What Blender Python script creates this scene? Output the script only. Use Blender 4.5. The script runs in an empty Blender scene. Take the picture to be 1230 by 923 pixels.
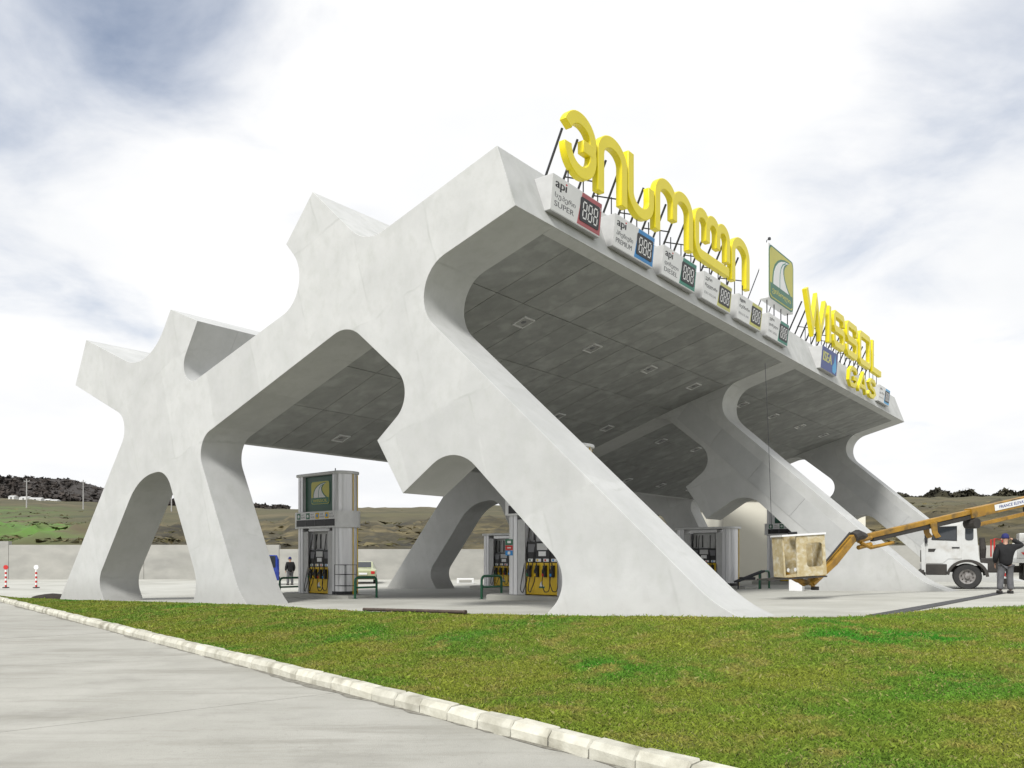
import bpy, bmesh, math, random
import numpy as np
from mathutils import Vector, Matrix
random.seed(7); rng = np.random.default_rng(11)
R = math.radians
scene = bpy.context.scene
col = scene.collection

# ------------------------------------------------------------------ camera, sky, sun, exposure
CAM_Z = 1.1
cd = bpy.data.cameras.new('camera'); cam = bpy.data.objects.new('camera', cd); col.objects.link(cam)
cd.sensor_width = 36.0; cd.lens = 28.36; cd.shift_y = 0.1679
cd.clip_start = 0.05; cd.clip_end = 6000
cam.location = (0, 0, CAM_Z); cam.rotation_euler = (R(90), 0, 0)
scene.camera = cam

SUN_EL, SUN_AZ = 48, 210            # azimuth clockwise from +Y (the view direction)
world = bpy.data.worlds.new('World'); scene.world = world; world.use_nodes = True
def build_world():
    nt = world.node_tree; n = nt.nodes; l = nt.links
    n.clear()
    out = n.new('ShaderNodeOutputWorld'); bg = n.new('ShaderNodeBackground'); bg.inputs[1].default_value = 0.05
    sky = n.new('ShaderNodeTexSky'); sky.sky_type = 'NISHITA'; sky.sun_disc = False
    sky.sun_elevation = R(SUN_EL); sky.sun_rotation = R(SUN_AZ); sky.dust_density = 0.1; sky.air_density = 1.15; sky.ozone_density = 5.0
    tc = n.new('ShaderNodeTexCoord'); sep = n.new('ShaderNodeSeparateXYZ'); l.new(tc.outputs['Generated'], sep.inputs[0])
    # clouds lie in a flat layer: direction / height
    up = n.new('ShaderNodeMath'); up.operation = 'MAXIMUM'; l.new(sep.outputs[2], up.inputs[0]); up.inputs[1].default_value = 0.0
    ad = n.new('ShaderNodeMath'); ad.operation = 'ADD'; l.new(up.outputs[0], ad.inputs[0]); ad.inputs[1].default_value = 0.22
    dv = n.new('ShaderNodeVectorMath'); dv.operation = 'DIVIDE'; l.new(tc.outputs['Generated'], dv.inputs[0])
    cb = n.new('ShaderNodeCombineXYZ')
    for i in range(3): l.new(ad.outputs[0], cb.inputs[i])
    l.new(cb.outputs[0], dv.inputs[1])
    big = n.new('ShaderNodeTexNoise'); big.inputs['Scale'].default_value = 1.05; big.inputs['Detail'].default_value = 2.0
    mp = n.new('ShaderNodeMapping'); mp.inputs['Location'].default_value = (CLOUD_OFF[0], CLOUD_OFF[1], 0); l.new(dv.outputs[0], mp.inputs[0]); l.new(mp.outputs[0], big.inputs['Vector'])
    fine = n.new('ShaderNodeTexNoise'); fine.inputs['Scale'].default_value = 2.6; fine.inputs['Detail'].default_value = 7.0; fine.inputs['Roughness'].default_value = 0.55
    fine.inputs['Distortion'].default_value = 0.35
    l.new(mp.outputs[0], fine.inputs['Vector'])
    m1 = n.new('ShaderNodeMath'); m1.operation = 'MULTIPLY'; l.new(big.outputs['Fac'], m1.inputs[0]); m1.inputs[1].default_value = 1.5
    m2 = n.new('ShaderNodeMath'); m2.operation = 'MULTIPLY_ADD'; l.new(fine.outputs['Fac'], m2.inputs[0]); m2.inputs[1].default_value = 0.75; l.new(m1.outputs[0], m2.inputs[2])
    # thicker towards the horizon, where one looks along the layer
    hz = n.new('ShaderNodeMapRange'); l.new(up.outputs[0], hz.inputs[0]); hz.inputs[1].default_value = 0.0; hz.inputs[2].default_value = 0.55; hz.inputs[3].default_value = 0.55; hz.inputs[4].default_value = 0.0
    m3 = n.new('ShaderNodeMath'); m3.operation = 'ADD'; l.new(m2.outputs[0], m3.inputs[0]); l.new(hz.outputs[0], m3.inputs[1])
    cov = n.new('ShaderNodeMapRange'); cov.interpolation_type = 'SMOOTHSTEP'; l.new(m3.outputs[0], cov.inputs[0]); cov.inputs[1].default_value = CLOUD_LO; cov.inputs[2].default_value = CLOUD_HI
    # cloud brightness: pale grey thin bellies to white
    tn = n.new('ShaderNodeTexNoise'); tn.inputs['Scale'].default_value = 1.5; tn.inputs['Detail'].default_value = 5.0; l.new(dv.outputs[0], tn.inputs['Vector'])
    tr = n.new('ShaderNodeMapRange'); l.new(tn.outputs['Fac'], tr.inputs[0]); tr.inputs[1].default_value = 0.32; tr.inputs[2].default_value = 0.6
    c0 = n.new('ShaderNodeMix'); c0.data_type = 'RGBA'; l.new(tr.outputs[0], c0.inputs[0]); c0.inputs[6].default_value = (10.6, 10.8, 11.1, 1); c0.inputs[7].default_value = (12.2, 12.2, 12.2, 1)
    cr = n.new('ShaderNodeMix'); cr.data_type = 'RGBA'; l.new(cov.outputs[0], cr.inputs[0])
    cr.inputs[6].default_value = (8.0, 9.1, 11.2, 1); l.new(c0.outputs[2], cr.inputs[7])
    mx = n.new('ShaderNodeMix'); mx.data_type = 'RGBA'; l.new(cov.outputs[0], mx.inputs[0]); l.new(sky.outputs[0], mx.inputs[6]); l.new(cr.outputs[2], mx.inputs[7])
    l.new(mx.outputs[2], bg.inputs[0]); l.new(bg.outputs[0], out.inputs[0])
CLOUD_OFF = (-25.525, 15.105); CLOUD_LO, CLOUD_HI = 0.66, 1.24
build_world()
sd = bpy.data.lights.new('sun', 'SUN'); sd.energy = 2.2; sd.angle = R(14); sd.color = (1.0, 0.985, 0.955)
sun = bpy.data.objects.new('sun', sd); col.objects.link(sun)
sdir = Vector((math.sin(R(SUN_AZ)) * math.cos(R(SUN_EL)), math.cos(R(SUN_AZ)) * math.cos(R(SUN_EL)), math.sin(R(SUN_EL))))
sun.rotation_euler = sdir.to_track_quat('Z', 'Y').to_euler(); sun.location = sdir * 60
vs = scene.view_settings; vs.view_transform = 'Standard'; vs.look = 'None'; vs.exposure = 0.78; vs.gamma = 1; vs.use_curve_mapping = False
scene.cycles.max_bounces = 6; scene.cycles.diffuse_bounces = 1; scene.cycles.use_denoising = True

# ------------------------------------------------------------------ materials
MATS = {}
def mat(name, c1, c2=None, scale=3.0, rough=0.7, metal=0.0, detail=5.0, bump=0.0, bscale=30.0, spec=0.5, stretch=(1, 1, 1), lo=0.35, hi=0.65, rnd=0.0, coat=0.0, transmission=0.0, c3=None, s3=0.4, geo=False):
    m = bpy.data.materials.new(name); m.use_nodes = True; nt = m.node_tree; n = nt.nodes; l = nt.links
    b = n['Principled BSDF']; b.inputs['Roughness'].default_value = rough; b.inputs['Metallic'].default_value = metal
    b.inputs['Specular IOR Level'].default_value = spec; b.inputs['Coat Weight'].default_value = coat
    b.inputs['Transmission Weight'].default_value = transmission
    tc = n.new('ShaderNodeTexCoord'); mp = n.new('ShaderNodeMapping'); mp.inputs['Scale'].default_value = stretch
    src = tc.outputs['Object']
    if geo:
        g = n.new('ShaderNodeNewGeometry'); src = g.outputs['Position']
    l.new(src, mp.inputs[0])
    no = n.new('ShaderNodeTexNoise'); no.inputs['Scale'].default_value = scale; no.inputs['Detail'].default_value = detail; no.inputs['Roughness'].default_value = 0.6
    l.new(mp.outputs[0], no.inputs['Vector'])
    mr = n.new('ShaderNodeMapRange'); l.new(no.outputs['Fac'], mr.inputs[0]); mr.inputs[1].default_value = lo; mr.inputs[2].default_value = hi
    mx = n.new('ShaderNodeMix'); mx.data_type = 'RGBA'; l.new(mr.outputs[0], mx.inputs[0])
    c2 = c2 or tuple(x * 0.88 for x in c1)
    mx.inputs[6].default_value = (*c2, 1); mx.inputs[7].default_value = (*c1, 1)
    outc = mx.outputs[2]
    if c3:
        n3 = n.new('ShaderNodeTexNoise'); n3.inputs['Scale'].default_value = s3; n3.inputs['Detail'].default_value = 6
        l.new(mp.outputs[0], n3.inputs['Vector'])
        r3 = n.new('ShaderNodeMapRange'); l.new(n3.outputs['Fac'], r3.inputs[0]); r3.inputs[1].default_value = 0.5; r3.inputs[2].default_value = 0.68
        x3 = n.new('ShaderNodeMix'); x3.data_type = 'RGBA'; l.new(r3.outputs[0], x3.inputs[0]); l.new(outc, x3.inputs[6]); x3.inputs[7].default_value = (*c3, 1); outc = x3.outputs[2]
    if rnd:
        oi = n.new('ShaderNodeObjectInfo'); rr = n.new('ShaderNodeMapRange'); l.new(oi.outputs['Random'], rr.inputs[0]); rr.inputs[3].default_value = 1 - rnd; rr.inputs[4].default_value = 1 + rnd
        vm = n.new('ShaderNodeVectorMath'); vm.operation = 'SCALE'; l.new(outc, vm.inputs[0]); l.new(rr.outputs[0], vm.inputs['Scale']); outc = vm.outputs[0]
    l.new(outc, b.inputs['Base Color'])
    if bump:
        nb = n.new('ShaderNodeTexNoise'); nb.inputs['Scale'].default_value = bscale; nb.inputs['Detail'].default_value = 4; l.new(mp.outputs[0], nb.inputs['Vector'])
        bp = n.new('ShaderNodeBump'); bp.inputs['Strength'].default_value = bump; bp.inputs['Distance'].default_value = 0.02; l.new(nb.outputs['Fac'], bp.inputs['Height']); l.new(bp.outputs[0], b.inputs['Normal'])
    MATS[name] = m
    return m

def concrete_white():
    """off-white painted concrete: soft clouding, faint formwork joints, thin run stains"""
    m = mat('white_concrete', (0.535, 0.537, 0.523), (0.46, 0.464, 0.45), scale=1.1, detail=9, rough=0.75, bump=0.12, bscale=9, lo=0.3, hi=0.7)
    nt = m.node_tree; n = nt.nodes; l = nt.links; b = n['Principled BSDF']
    src = b.inputs['Base Color'].links[0].from_socket
    tc = n.new('ShaderNodeTexCoord'); sp = n.new('ShaderNodeSeparateXYZ'); l.new(tc.outputs['Object'], sp.inputs[0])
    wob = n.new('ShaderNodeTexNoise'); wob.inputs['Scale'].default_value = 0.9; wob.inputs['Detail'].default_value = 3; l.new(tc.outputs['Object'], wob.inputs['Vector'])
    cb = n.new('ShaderNodeCombineXYZ')
    ax = n.new('ShaderNodeMath'); ax.operation = 'MULTIPLY_ADD'; l.new(wob.outputs['Fac'], ax.inputs[0]); ax.inputs[1].default_value = 0.35; l.new(sp.outputs[0], ax.inputs[2])
    az = n.new('ShaderNodeMath'); az.operation = 'MULTIPLY_ADD'; l.new(wob.outputs['Fac'], az.inputs[0]); az.inputs[1].default_value = -0.4; l.new(sp.outputs[2], az.inputs[2])
    l.new(ax.outputs[0], cb.inputs[0]); l.new(az.outputs[0], cb.inputs[1])
    br = n.new('ShaderNodeTexBrick'); br.inputs['Scale'].default_value = 1.0; br.inputs['Mortar Size'].default_value = 0.05; br.inputs['Color1'].default_value = (1.03, 1.03, 1.03, 1); br.inputs['Color2'].default_value = (0.93, 0.93, 0.93, 1); br.inputs['Mortar'].default_value = (1, 1, 1, 1); br.inputs['Mortar Smooth'].default_value = 1.0
    br.inputs['Brick Width'].default_value = 2.4; br.inputs['Row Height'].default_value = 3.1
    mpb = n.new('ShaderNodeMapping'); mpb.inputs['Rotation'].default_value = (0, 0, R(-17)); l.new(cb.outputs[0], mpb.inputs[0]); l.new(mpb.outputs[0], br.inputs['Vector'])
    st = n.new('ShaderNodeTexNoise'); st.inputs['Scale'].default_value = 1.6; st.inputs['Detail'].default_value = 6; l.new(tc.outputs['Object'], st.inputs['Vector'])
    sr = n.new('ShaderNodeMapRange'); l.new(st.outputs['Fac'], sr.inputs[0]); sr.inputs[1].default_value = 0.42; sr.inputs[2].default_value = 0.7; sr.inputs[3].default_value = 0.0; sr.inputs[4].default_value = 0.6
    jm = n.new('ShaderNodeMath'); jm.operation = 'MULTIPLY'; l.new(br.outputs['Fac'], jm.inputs[0]); l.new(sr.outputs[0], jm.inputs[1])
    x = n.new('ShaderNodeMix'); x.data_type = 'RGBA'; tone = n.new('ShaderNodeVectorMath'); tone.operation = 'MULTIPLY'; l.new(src, tone.inputs[0]); l.new(br.outputs['Color'], tone.inputs[1]); l.new(jm.outputs[0], x.inputs[0]); l.new(tone.outputs[0], x.inputs[6]); x.inputs[7].default_value = (0.36, 0.37, 0.345, 1)
    # blotchy repair patches and runs
    sc = n.new('ShaderNodeMapping'); sc.inputs['Scale'].default_value = (1.3, 1.3, 1.0); l.new(tc.outputs['Object'], sc.inputs[0])
    ru = n.new('ShaderNodeTexNoise'); ru.inputs['Scale'].default_value = 2.4; ru.inputs['Detail'].default_value = 10; ru.inputs['Roughness'].default_value = 0.65; l.new(sc.outputs[0], ru.inputs['Vector'])
    rr = n.new('ShaderNodeMapRange'); l.new(ru.outputs['Fac'], rr.inputs[0]); rr.inputs[1].default_value = 0.48; rr.inputs[2].default_value = 0.8; rr.inputs[4].default_value = 0.7
    y = n.new('ShaderNodeMix'); y.data_type = 'RGBA'; l.new(rr.outputs[0], y.inputs[0]); l.new(x.outputs[2], y.inputs[6]); y.inputs[7].default_value = (0.41, 0.42, 0.39, 1)
    # thin hairline veins
    vo = n.new('ShaderNodeTexVoronoi'); vo.feature = 'DISTANCE_TO_EDGE'; vo.inputs['Scale'].default_value = 0.33
    wv = n.new('ShaderNodeVectorMath'); wv.operation = 'MULTIPLY_ADD'; l.new(wob.outputs['Color'], wv.inputs[0]); wv.inputs[1].default_value = (1.6, 1.6, 1.6); l.new(tc.outputs['Object'], wv.inputs[2]); l.new(wv.outputs[0], vo.inputs['Vector'])
    vr = n.new('ShaderNodeMapRange'); l.new(vo.outputs['Distance'], vr.inputs[0]); vr.inputs[1].default_value = 0.0; vr.inputs[2].default_value = 0.022; vr.inputs[3].default_value = 0.0; vr.inputs[4].default_value = 0.0
    vm = n.new('ShaderNodeMath'); vm.operation = 'MULTIPLY'; l.new(vr.outputs[0], vm.inputs[0]); l.new(sr.outputs[0], vm.inputs[1])
    z = n.new('ShaderNodeMix'); z.data_type = 'RGBA'; l.new(vm.outputs[0], z.inputs[0]); l.new(y.outputs[2], z.inputs[6]); z.inputs[7].default_value = (0.30, 0.31, 0.295, 1)
    # mud splashed up from the ground, ragged at its upper edge
    sm = n.new('ShaderNodeMath'); sm.operation = 'MULTIPLY_ADD'; l.new(ru.outputs['Fac'], sm.inputs[0]); sm.inputs[1].default_value = 1.6; l.new(sp.outputs[2], sm.inputs[2])
    smr = n.new('ShaderNodeMapRange'); l.new(sm.outputs[0], smr.inputs[0]); smr.inputs[1].default_value = 1.25; smr.inputs[2].default_value = 0.35; smr.inputs[4].default_value = 0.6
    q = n.new('ShaderNodeMix'); q.data_type = 'RGBA'; l.new(smr.outputs[0], q.inputs[0]); l.new(z.outputs[2], q.inputs[6]); q.inputs[7].default_value = (0.33, 0.325, 0.30, 1)
    l.new(q.outputs[2], b.inputs['Base Color'])
    return m
concrete_white()
def road_material():
    m = mat('road_concrete', (0.40, 0.39, 0.348), (0.32, 0.312, 0.274), scale=0.7, rough=0.85, detail=10, bump=0.3, bscale=90, rnd=0.035, lo=0.32, hi=0.66, geo=True)
    nt = m.node_tree; n = nt.nodes; l = nt.links; b = n['Principled BSDF']; src = b.inputs['Base Color'].links[0].from_socket
    g = n.new('ShaderNodeNewGeometry')
    def layer(src, scale, stretch, lo, hi, amt, colr, rot=0.0, detail=6, rough=0.6):
        mp = n.new('ShaderNodeMapping'); mp.inputs['Scale'].default_value = stretch; mp.inputs['Rotation'].default_value = (0, 0, rot); l.new(g.outputs['Position'], mp.inputs[0])
        t = n.new('ShaderNodeTexNoise'); t.inputs['Scale'].default_value = scale; t.inputs['Detail'].default_value = detail; t.inputs['Roughness'].default_value = rough; l.new(mp.outputs[0], t.inputs['Vector'])
        r = n.new('ShaderNodeMapRange'); l.new(t.outputs['Fac'], r.inputs[0]); r.inputs[1].default_value = lo; r.inputs[2].default_value = hi; r.inputs[4].default_value = amt
        x = n.new('ShaderNodeMix'); x.data_type = 'RGBA'; l.new(r.outputs[0], x.inputs[0]); l.new(src, x.inputs[6]); x.inputs[7].default_value = (*colr, 1); return x.outputs[2]
    c = layer(src, 60, (1, 1, 1), 0.5, 0.75, 0.5, (0.26, 0.25, 0.22), 0, 3)                 # grain
    c = layer(c, 14, (1, 1, 1), 0.6, 0.72, 0.5, (0.24, 0.23, 0.20), 0, 5)                    # pits
    c = layer(c, 1.3, (0.25, 1.6, 1), 0.50, 0.68, 0.85, (0.25, 0.24, 0.205), R(-40), 8, 0.7)   # broom and drag marks
    c = layer(c, 0.8, (1, 1, 1), 0.55, 0.80, 0.8, (0.22, 0.21, 0.185), 0, 9, 0.6)           # damp stains
    c = layer(c, 0.45, (1, 1, 1), 0.5, 0.72, 0.5, (0.42, 0.41, 0.37), 0, 7)                  # pale laitance
    vo = n.new('ShaderNodeTexVoronoi'); vo.feature = 'DISTANCE_TO_EDGE'; vo.inputs['Scale'].default_value = 0.23
    wn = n.new('ShaderNodeTexNoise'); wn.inputs['Scale'].default_value = 1.3; wn.inputs['Detail'].default_value = 6; l.new(g.outputs['Position'], wn.inputs['Vector'])
    wv = n.new('ShaderNodeVectorMath'); wv.operation = 'MULTIPLY_ADD'; l.new(wn.outputs['Color'], wv.inputs[0]); wv.inputs[1].default_value = (0.9, 0.9, 0.9); l.new(g.outputs['Position'], wv.inputs[2]); l.new(wv.outputs[0], vo.inputs['Vector'])
    vr = n.new('ShaderNodeMapRange'); l.new(vo.outputs['Distance'], vr.inputs[0]); vr.inputs[2].default_value = 0.0025; vr.inputs[3].default_value = 0.12; vr.inputs[4].default_value = 0.0
    x = n.new('ShaderNodeMix'); x.data_type = 'RGBA'; l.new(vr.outputs[0], x.inputs[0]); l.new(c, x.inputs[6]); x.inputs[7].default_value = (0.16, 0.15, 0.13, 1)
    l.new(x.outputs[2], b.inputs['Base Color'])
road_material()
mat('form_concrete', (0.47, 0.475, 0.465), (0.42, 0.425, 0.415), scale=1.4, rough=0.85, bump=0.15, bscale=14, rnd=0.06)
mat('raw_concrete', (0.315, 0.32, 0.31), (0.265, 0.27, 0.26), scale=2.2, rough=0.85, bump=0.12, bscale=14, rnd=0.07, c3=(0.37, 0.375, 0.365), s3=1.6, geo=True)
mat('apron_concrete', (0.46, 0.455, 0.41), (0.40, 0.395, 0.35), scale=0.6, rough=0.8, bump=0.15, bscale=40, c3=(0.32, 0.315, 0.275), s3=0.22)
mat('kerb_stone', (0.56, 0.545, 0.465), (0.44, 0.425, 0.35), scale=5, rough=0.85, bump=0.35, bscale=25, rnd=0.10, c3=(0.26, 0.245, 0.19), s3=2.2, geo=True)
mat('silt', (0.24, 0.23, 0.195), (0.13, 0.12, 0.095), scale=14, rough=0.95, geo=True)
mat('joint_dirt', (0.12, 0.115, 0.10), rough=0.95)
mat('soil', (0.12, 0.125, 0.045), (0.085, 0.08, 0.032), scale=2, rough=0.95, bump=0.4, bscale=20, c3=(0.09, 0.13, 0.032), s3=0.5)
mat('wall_concrete', (0.40, 0.39, 0.355), (0.33, 0.325, 0.295), scale=0.5, rough=0.85, bump=0.1, bscale=8, stretch=(1, 1, 2.2), c3=(0.30, 0.295, 0.27), s3=0.35)
mat('cream_render', (0.78, 0.75, 0.64), (0.74, 0.71, 0.60), scale=0.5, rough=0.8)
mat('aluminium', (0.74, 0.74, 0.745), (0.66, 0.66, 0.67), scale=2, rough=0.32, metal=0.35, stretch=(6, 6, 0.4))
mat('white_panel', (0.76, 0.76, 0.75), rough=0.4)
mat('sign_white', (0.80, 0.80, 0.79), (0.76, 0.76, 0.75), rough=0.35)
mat('casing_grey', (0.56, 0.56, 0.55), (0.50, 0.50, 0.49), rough=0.45)
mat('sign_grey', (0.55, 0.55, 0.54), rough=0.5)
mat('letter_yellow', (0.86, 0.72, 0.010), (0.82, 0.68, 0.009), scale=1.5, rough=0.35)
mat('pump_yellow', (0.78, 0.52, 0.015), (0.68, 0.44, 0.012), rough=0.4)
mat('emblem_yellow', (0.56, 0.52, 0.07), (0.52, 0.48, 0.06), rough=0.35)
mat('emblem_green', (0.025, 0.16, 0.085), rough=0.35)
mat('sign_green_dark', (0.02, 0.10, 0.06), rough=0.35)
mat('sign_red', (0.46, 0.10, 0.11), rough=0.4)
mat('sign_blue', (0.03, 0.26, 0.62), rough=0.4)
mat('sign_navy', (0.03, 0.06, 0.26), rough=0.4)
mat('sky_blue', (0.06, 0.40, 0.75), rough=0.4)
mat('sign_teal', (0.03, 0.24, 0.17), rough=0.4)
mat('pale_yellow', (0.62, 0.60, 0.16), rough=0.4)
mat('black_plastic', (0.018, 0.018, 0.02), (0.012, 0.012, 0.013), rough=0.45)
mat('ink', (0.02, 0.02, 0.022), rough=0.5)
mat('grey_ink', (0.16, 0.16, 0.17), rough=0.5)
mat('red_ink', (0.65, 0.03, 0.03), rough=0.5)
mat('dark_steel', (0.035, 0.036, 0.04), rough=0.5, metal=0.3)
mat('rail_green', (0.006, 0.10, 0.045), (0.005, 0.08, 0.035), rough=0.35)
mat('rubber', (0.022, 0.022, 0.022), (0.035, 0.034, 0.032), scale=6, rough=0.8)
mat('truck_white', (0.62, 0.63, 0.62), (0.55, 0.55, 0.53), scale=1.2, rough=0.4, c3=(0.47, 0.455, 0.42), s3=1.8)
mat('chassis_black', (0.025, 0.022, 0.02), (0.045, 0.04, 0.034), scale=3, rough=0.7)
mat('boom_yellow', (0.40, 0.215, 0.016), (0.28, 0.145, 0.014), scale=2, rough=0.5, c3=(0.12, 0.075, 0.02), s3=2.4)
mat('basket_fibreglass', (0.50, 0.43, 0.27), (0.40, 0.31, 0.15), scale=9, rough=0.7, c3=(0.58, 0.54, 0.42), s3=6.0, bump=0.2)
mat('rim_grey', (0.28, 0.27, 0.26), (0.14, 0.125, 0.115), scale=8, rough=0.6)
mat('hazard_red', (0.55, 0.03, 0.025), rough=0.5)
mat('glass_dark', (0.03, 0.035, 0.04), rough=0.06, spec=0.8)
mat('lamp_lens', (0.40, 0.40, 0.39), rough=0.25)
mat('lamp_frame', (0.70, 0.70, 0.69), rough=0.4)
mat('lamp_red', (0.5, 0.02, 0.02), rough=0.3)
mat('car_lime', (0.42, 0.44, 0.26), rough=0.25, coat=0.5)
mat('car_blue', (0.02, 0.05, 0.32), rough=0.25, coat=0.5)
mat('jacket_black', (0.006, 0.006, 0.007), (0.010, 0.010, 0.011), scale=8, rough=0.85)
mat('jeans_grey', (0.13, 0.13, 0.135), (0.08, 0.08, 0.088), scale=5, rough=0.9)
mat('cap_blue', (0.015, 0.02, 0.12), rough=0.8)
mat('skin', (0.45, 0.26, 0.18), rough=0.6)
mat('shoe', (0.02, 0.018, 0.017), rough=0.6)
mat('pole_grey', (0.42, 0.41, 0.40), rough=0.8)
mat('dark_soil', (0.035, 0.027, 0.02), (0.02, 0.016, 0.012), scale=6, rough=0.95)
mat('rust_pipe', (0.085, 0.06, 0.045), (0.05, 0.036, 0.028), scale=6, rough=0.8)
mat('scrub_dark', (0.055, 0.043, 0.035), (0.025, 0.022, 0.02), scale=0.12, rough=0.95, geo=True)
mat('scrub_green', (0.04, 0.036, 0.018), (0.018, 0.017, 0.010), scale=0.1, rough=0.95, geo=True)
mat('roof_red', (0.35, 0.14, 0.09), rough=0.8)
mat('house_white', (0.72, 0.72, 0.70), rough=0.8)

def hill_material():
    m = mat('hill_grass', (0.085, 0.075, 0.028), (0.04, 0.037, 0.014), scale=0.05, rough=0.95, geo=True, c3=(0.11, 0.088, 0.04), s3=0.03, stretch=(1, 1, 3))
    nt = m.node_tree; n = nt.nodes; l = nt.links; b = n['Principled BSDF']
    src = b.inputs['Base Color'].links[0].from_socket
    g = n.new('ShaderNodeNewGeometry')
    # a young green field on the left slope, brown cut banks close behind the wall
    at = n.new('ShaderNodeAttribute'); at.attribute_name = 'cover'
    sp = n.new('ShaderNodeSeparateColor'); l.new(at.outputs['Color'], sp.inputs[0])
    no = n.new('ShaderNodeTexNoise'); no.inputs['Scale'].default_value = 0.09; no.inputs['Detail'].default_value = 7; l.new(g.outputs['Position'], no.inputs['Vector'])
    nr = n.new('ShaderNodeMapRange'); l.new(no.outputs['Fac'], nr.inputs[0]); nr.inputs[1].default_value = 0.35; nr.inputs[2].default_value = 0.62
    f1 = n.new('ShaderNodeMath'); f1.operation = 'MULTIPLY'; l.new(sp.outputs[0], f1.inputs[0]); l.new(nr.outputs[0], f1.inputs[1])
    x = n.new('ShaderNodeMix'); x.data_type = 'RGBA'; l.new(f1.outputs[0], x.inputs[0]); l.new(src, x.inputs[6]); x.inputs[7].default_value = (0.085, 0.20, 0.018, 1)
    mp = n.new('ShaderNodeMapping'); mp.inputs['Scale'].default_value = (0.12, 0.12, 1.3); l.new(g.outputs['Position'], mp.inputs[0])
    n2 = n.new('ShaderNodeTexNoise'); n2.inputs['Scale'].default_value = 1.0; n2.inputs['Detail'].default_value = 8; n2.inputs['Roughness'].default_value = 0.7; l.new(mp.outputs[0], n2.inputs['Vector'])
    rp = n.new('ShaderNodeValToRGB'); l.new(n2.outputs['Fac'], rp.inputs[0])
    e = rp.color_ramp.elements; e[0].position = 0.36; e[0].color = (0.014, 0.012, 0.006, 1); e[1].position = 0.70; e[1].color = (0.17, 0.135, 0.06, 1)
    k = e.new(0.5); k.color = (0.05, 0.041, 0.016, 1)
    y = n.new('ShaderNodeMix'); y.data_type = 'RGBA'; l.new(sp.outputs[1], y.inputs[0]); l.new(x.outputs[2], y.inputs[6]); l.new(rp.outputs[0], y.inputs[7])
    w = n.new('ShaderNodeMix'); w.data_type = 'RGBA'; l.new(sp.outputs[2], w.inputs[0]); l.new(y.outputs[2], w.inputs[6]); w.inputs[7].default_value = (0.036, 0.03, 0.026, 1)
    l.new(w.outputs[2], b.inputs['Base Color'])
hill_material()

def grass_material():
    m = bpy.data.materials.new('grass_blade'); m.use_nodes = True; nt = m.node_tree; n = nt.nodes; l = nt.links
    b = n['Principled BSDF']; b.inputs['Roughness'].default_value = 0.7; b.inputs['Specular IOR Level'].default_value = 0.2
    g = n.new('ShaderNodeNewGeometry')
    def noise(s, d=4):
        t = n.new('ShaderNodeTexNoise'); t.inputs['Scale'].default_value = s; t.inputs['Detail'].default_value = d; l.new(g.outputs['Position'], t.inputs['Vector']); return t.outputs['Fac']
    def rng_(a, lo, hi, o0=0, o1=1):
        t = n.new('ShaderNodeMapRange'); l.new(a, t.inputs[0]); t.inputs[1].default_value = lo; t.inputs[2].default_value = hi; t.inputs[3].default_value = o0; t.inputs[4].default_value = o1; return t.outputs[0]
    def mix(f, a, c):
        t = n.new('ShaderNodeMix'); t.data_type = 'RGBA'
        l.new(f, t.inputs[0])
        for i, s in ((6, a), (7, c)):
            if isinstance(s, tuple): t.inputs[i].default_value = (*s, 1)
            else: l.new(s, t.inputs[i])
        return t.outputs[2]
    base = mix(rng_(noise(0.55), 0.38, 0.62), (0.22, 0.265, 0.036), (0.13, 0.24, 0.028))
    base = mix(rng_(noise(0.28, 3), 0.55, 0.68), base, (0.05, 0.25, 0.02))
    base = mix(rng_(noise(2.3, 6), 0.5, 0.66), base, (0.275, 0.265, 0.065))
    rp = n.new('ShaderNodeValToRGB'); l.new(g.outputs['Random Per Island'], rp.inputs[0])
    e = rp.color_ramp.elements; e[0].position = 0.0; e[0].color = (0.55, 0.58, 0.5, 1); e[1].position = 1.0; e[1].color = (1.4, 1.35, 1.25, 1)
    vm = n.new('ShaderNodeVectorMath'); vm.operation = 'MULTIPLY'; l.new(base, vm.inputs[0]); l.new(rp.outputs[0], vm.inputs[1])
    straw = n.new('ShaderNodeMath'); straw.operation = 'GREATER_THAN'; l.new(g.outputs['Random Per Island'], straw.inputs[0]); straw.inputs[1].default_value = 0.94
    c = mix(straw.outputs[0], vm.outputs[0], (0.31, 0.30, 0.105))
    l.new(c, b.inputs['Base Color']); MATS['grass_blade'] = m
grass_material()

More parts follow.
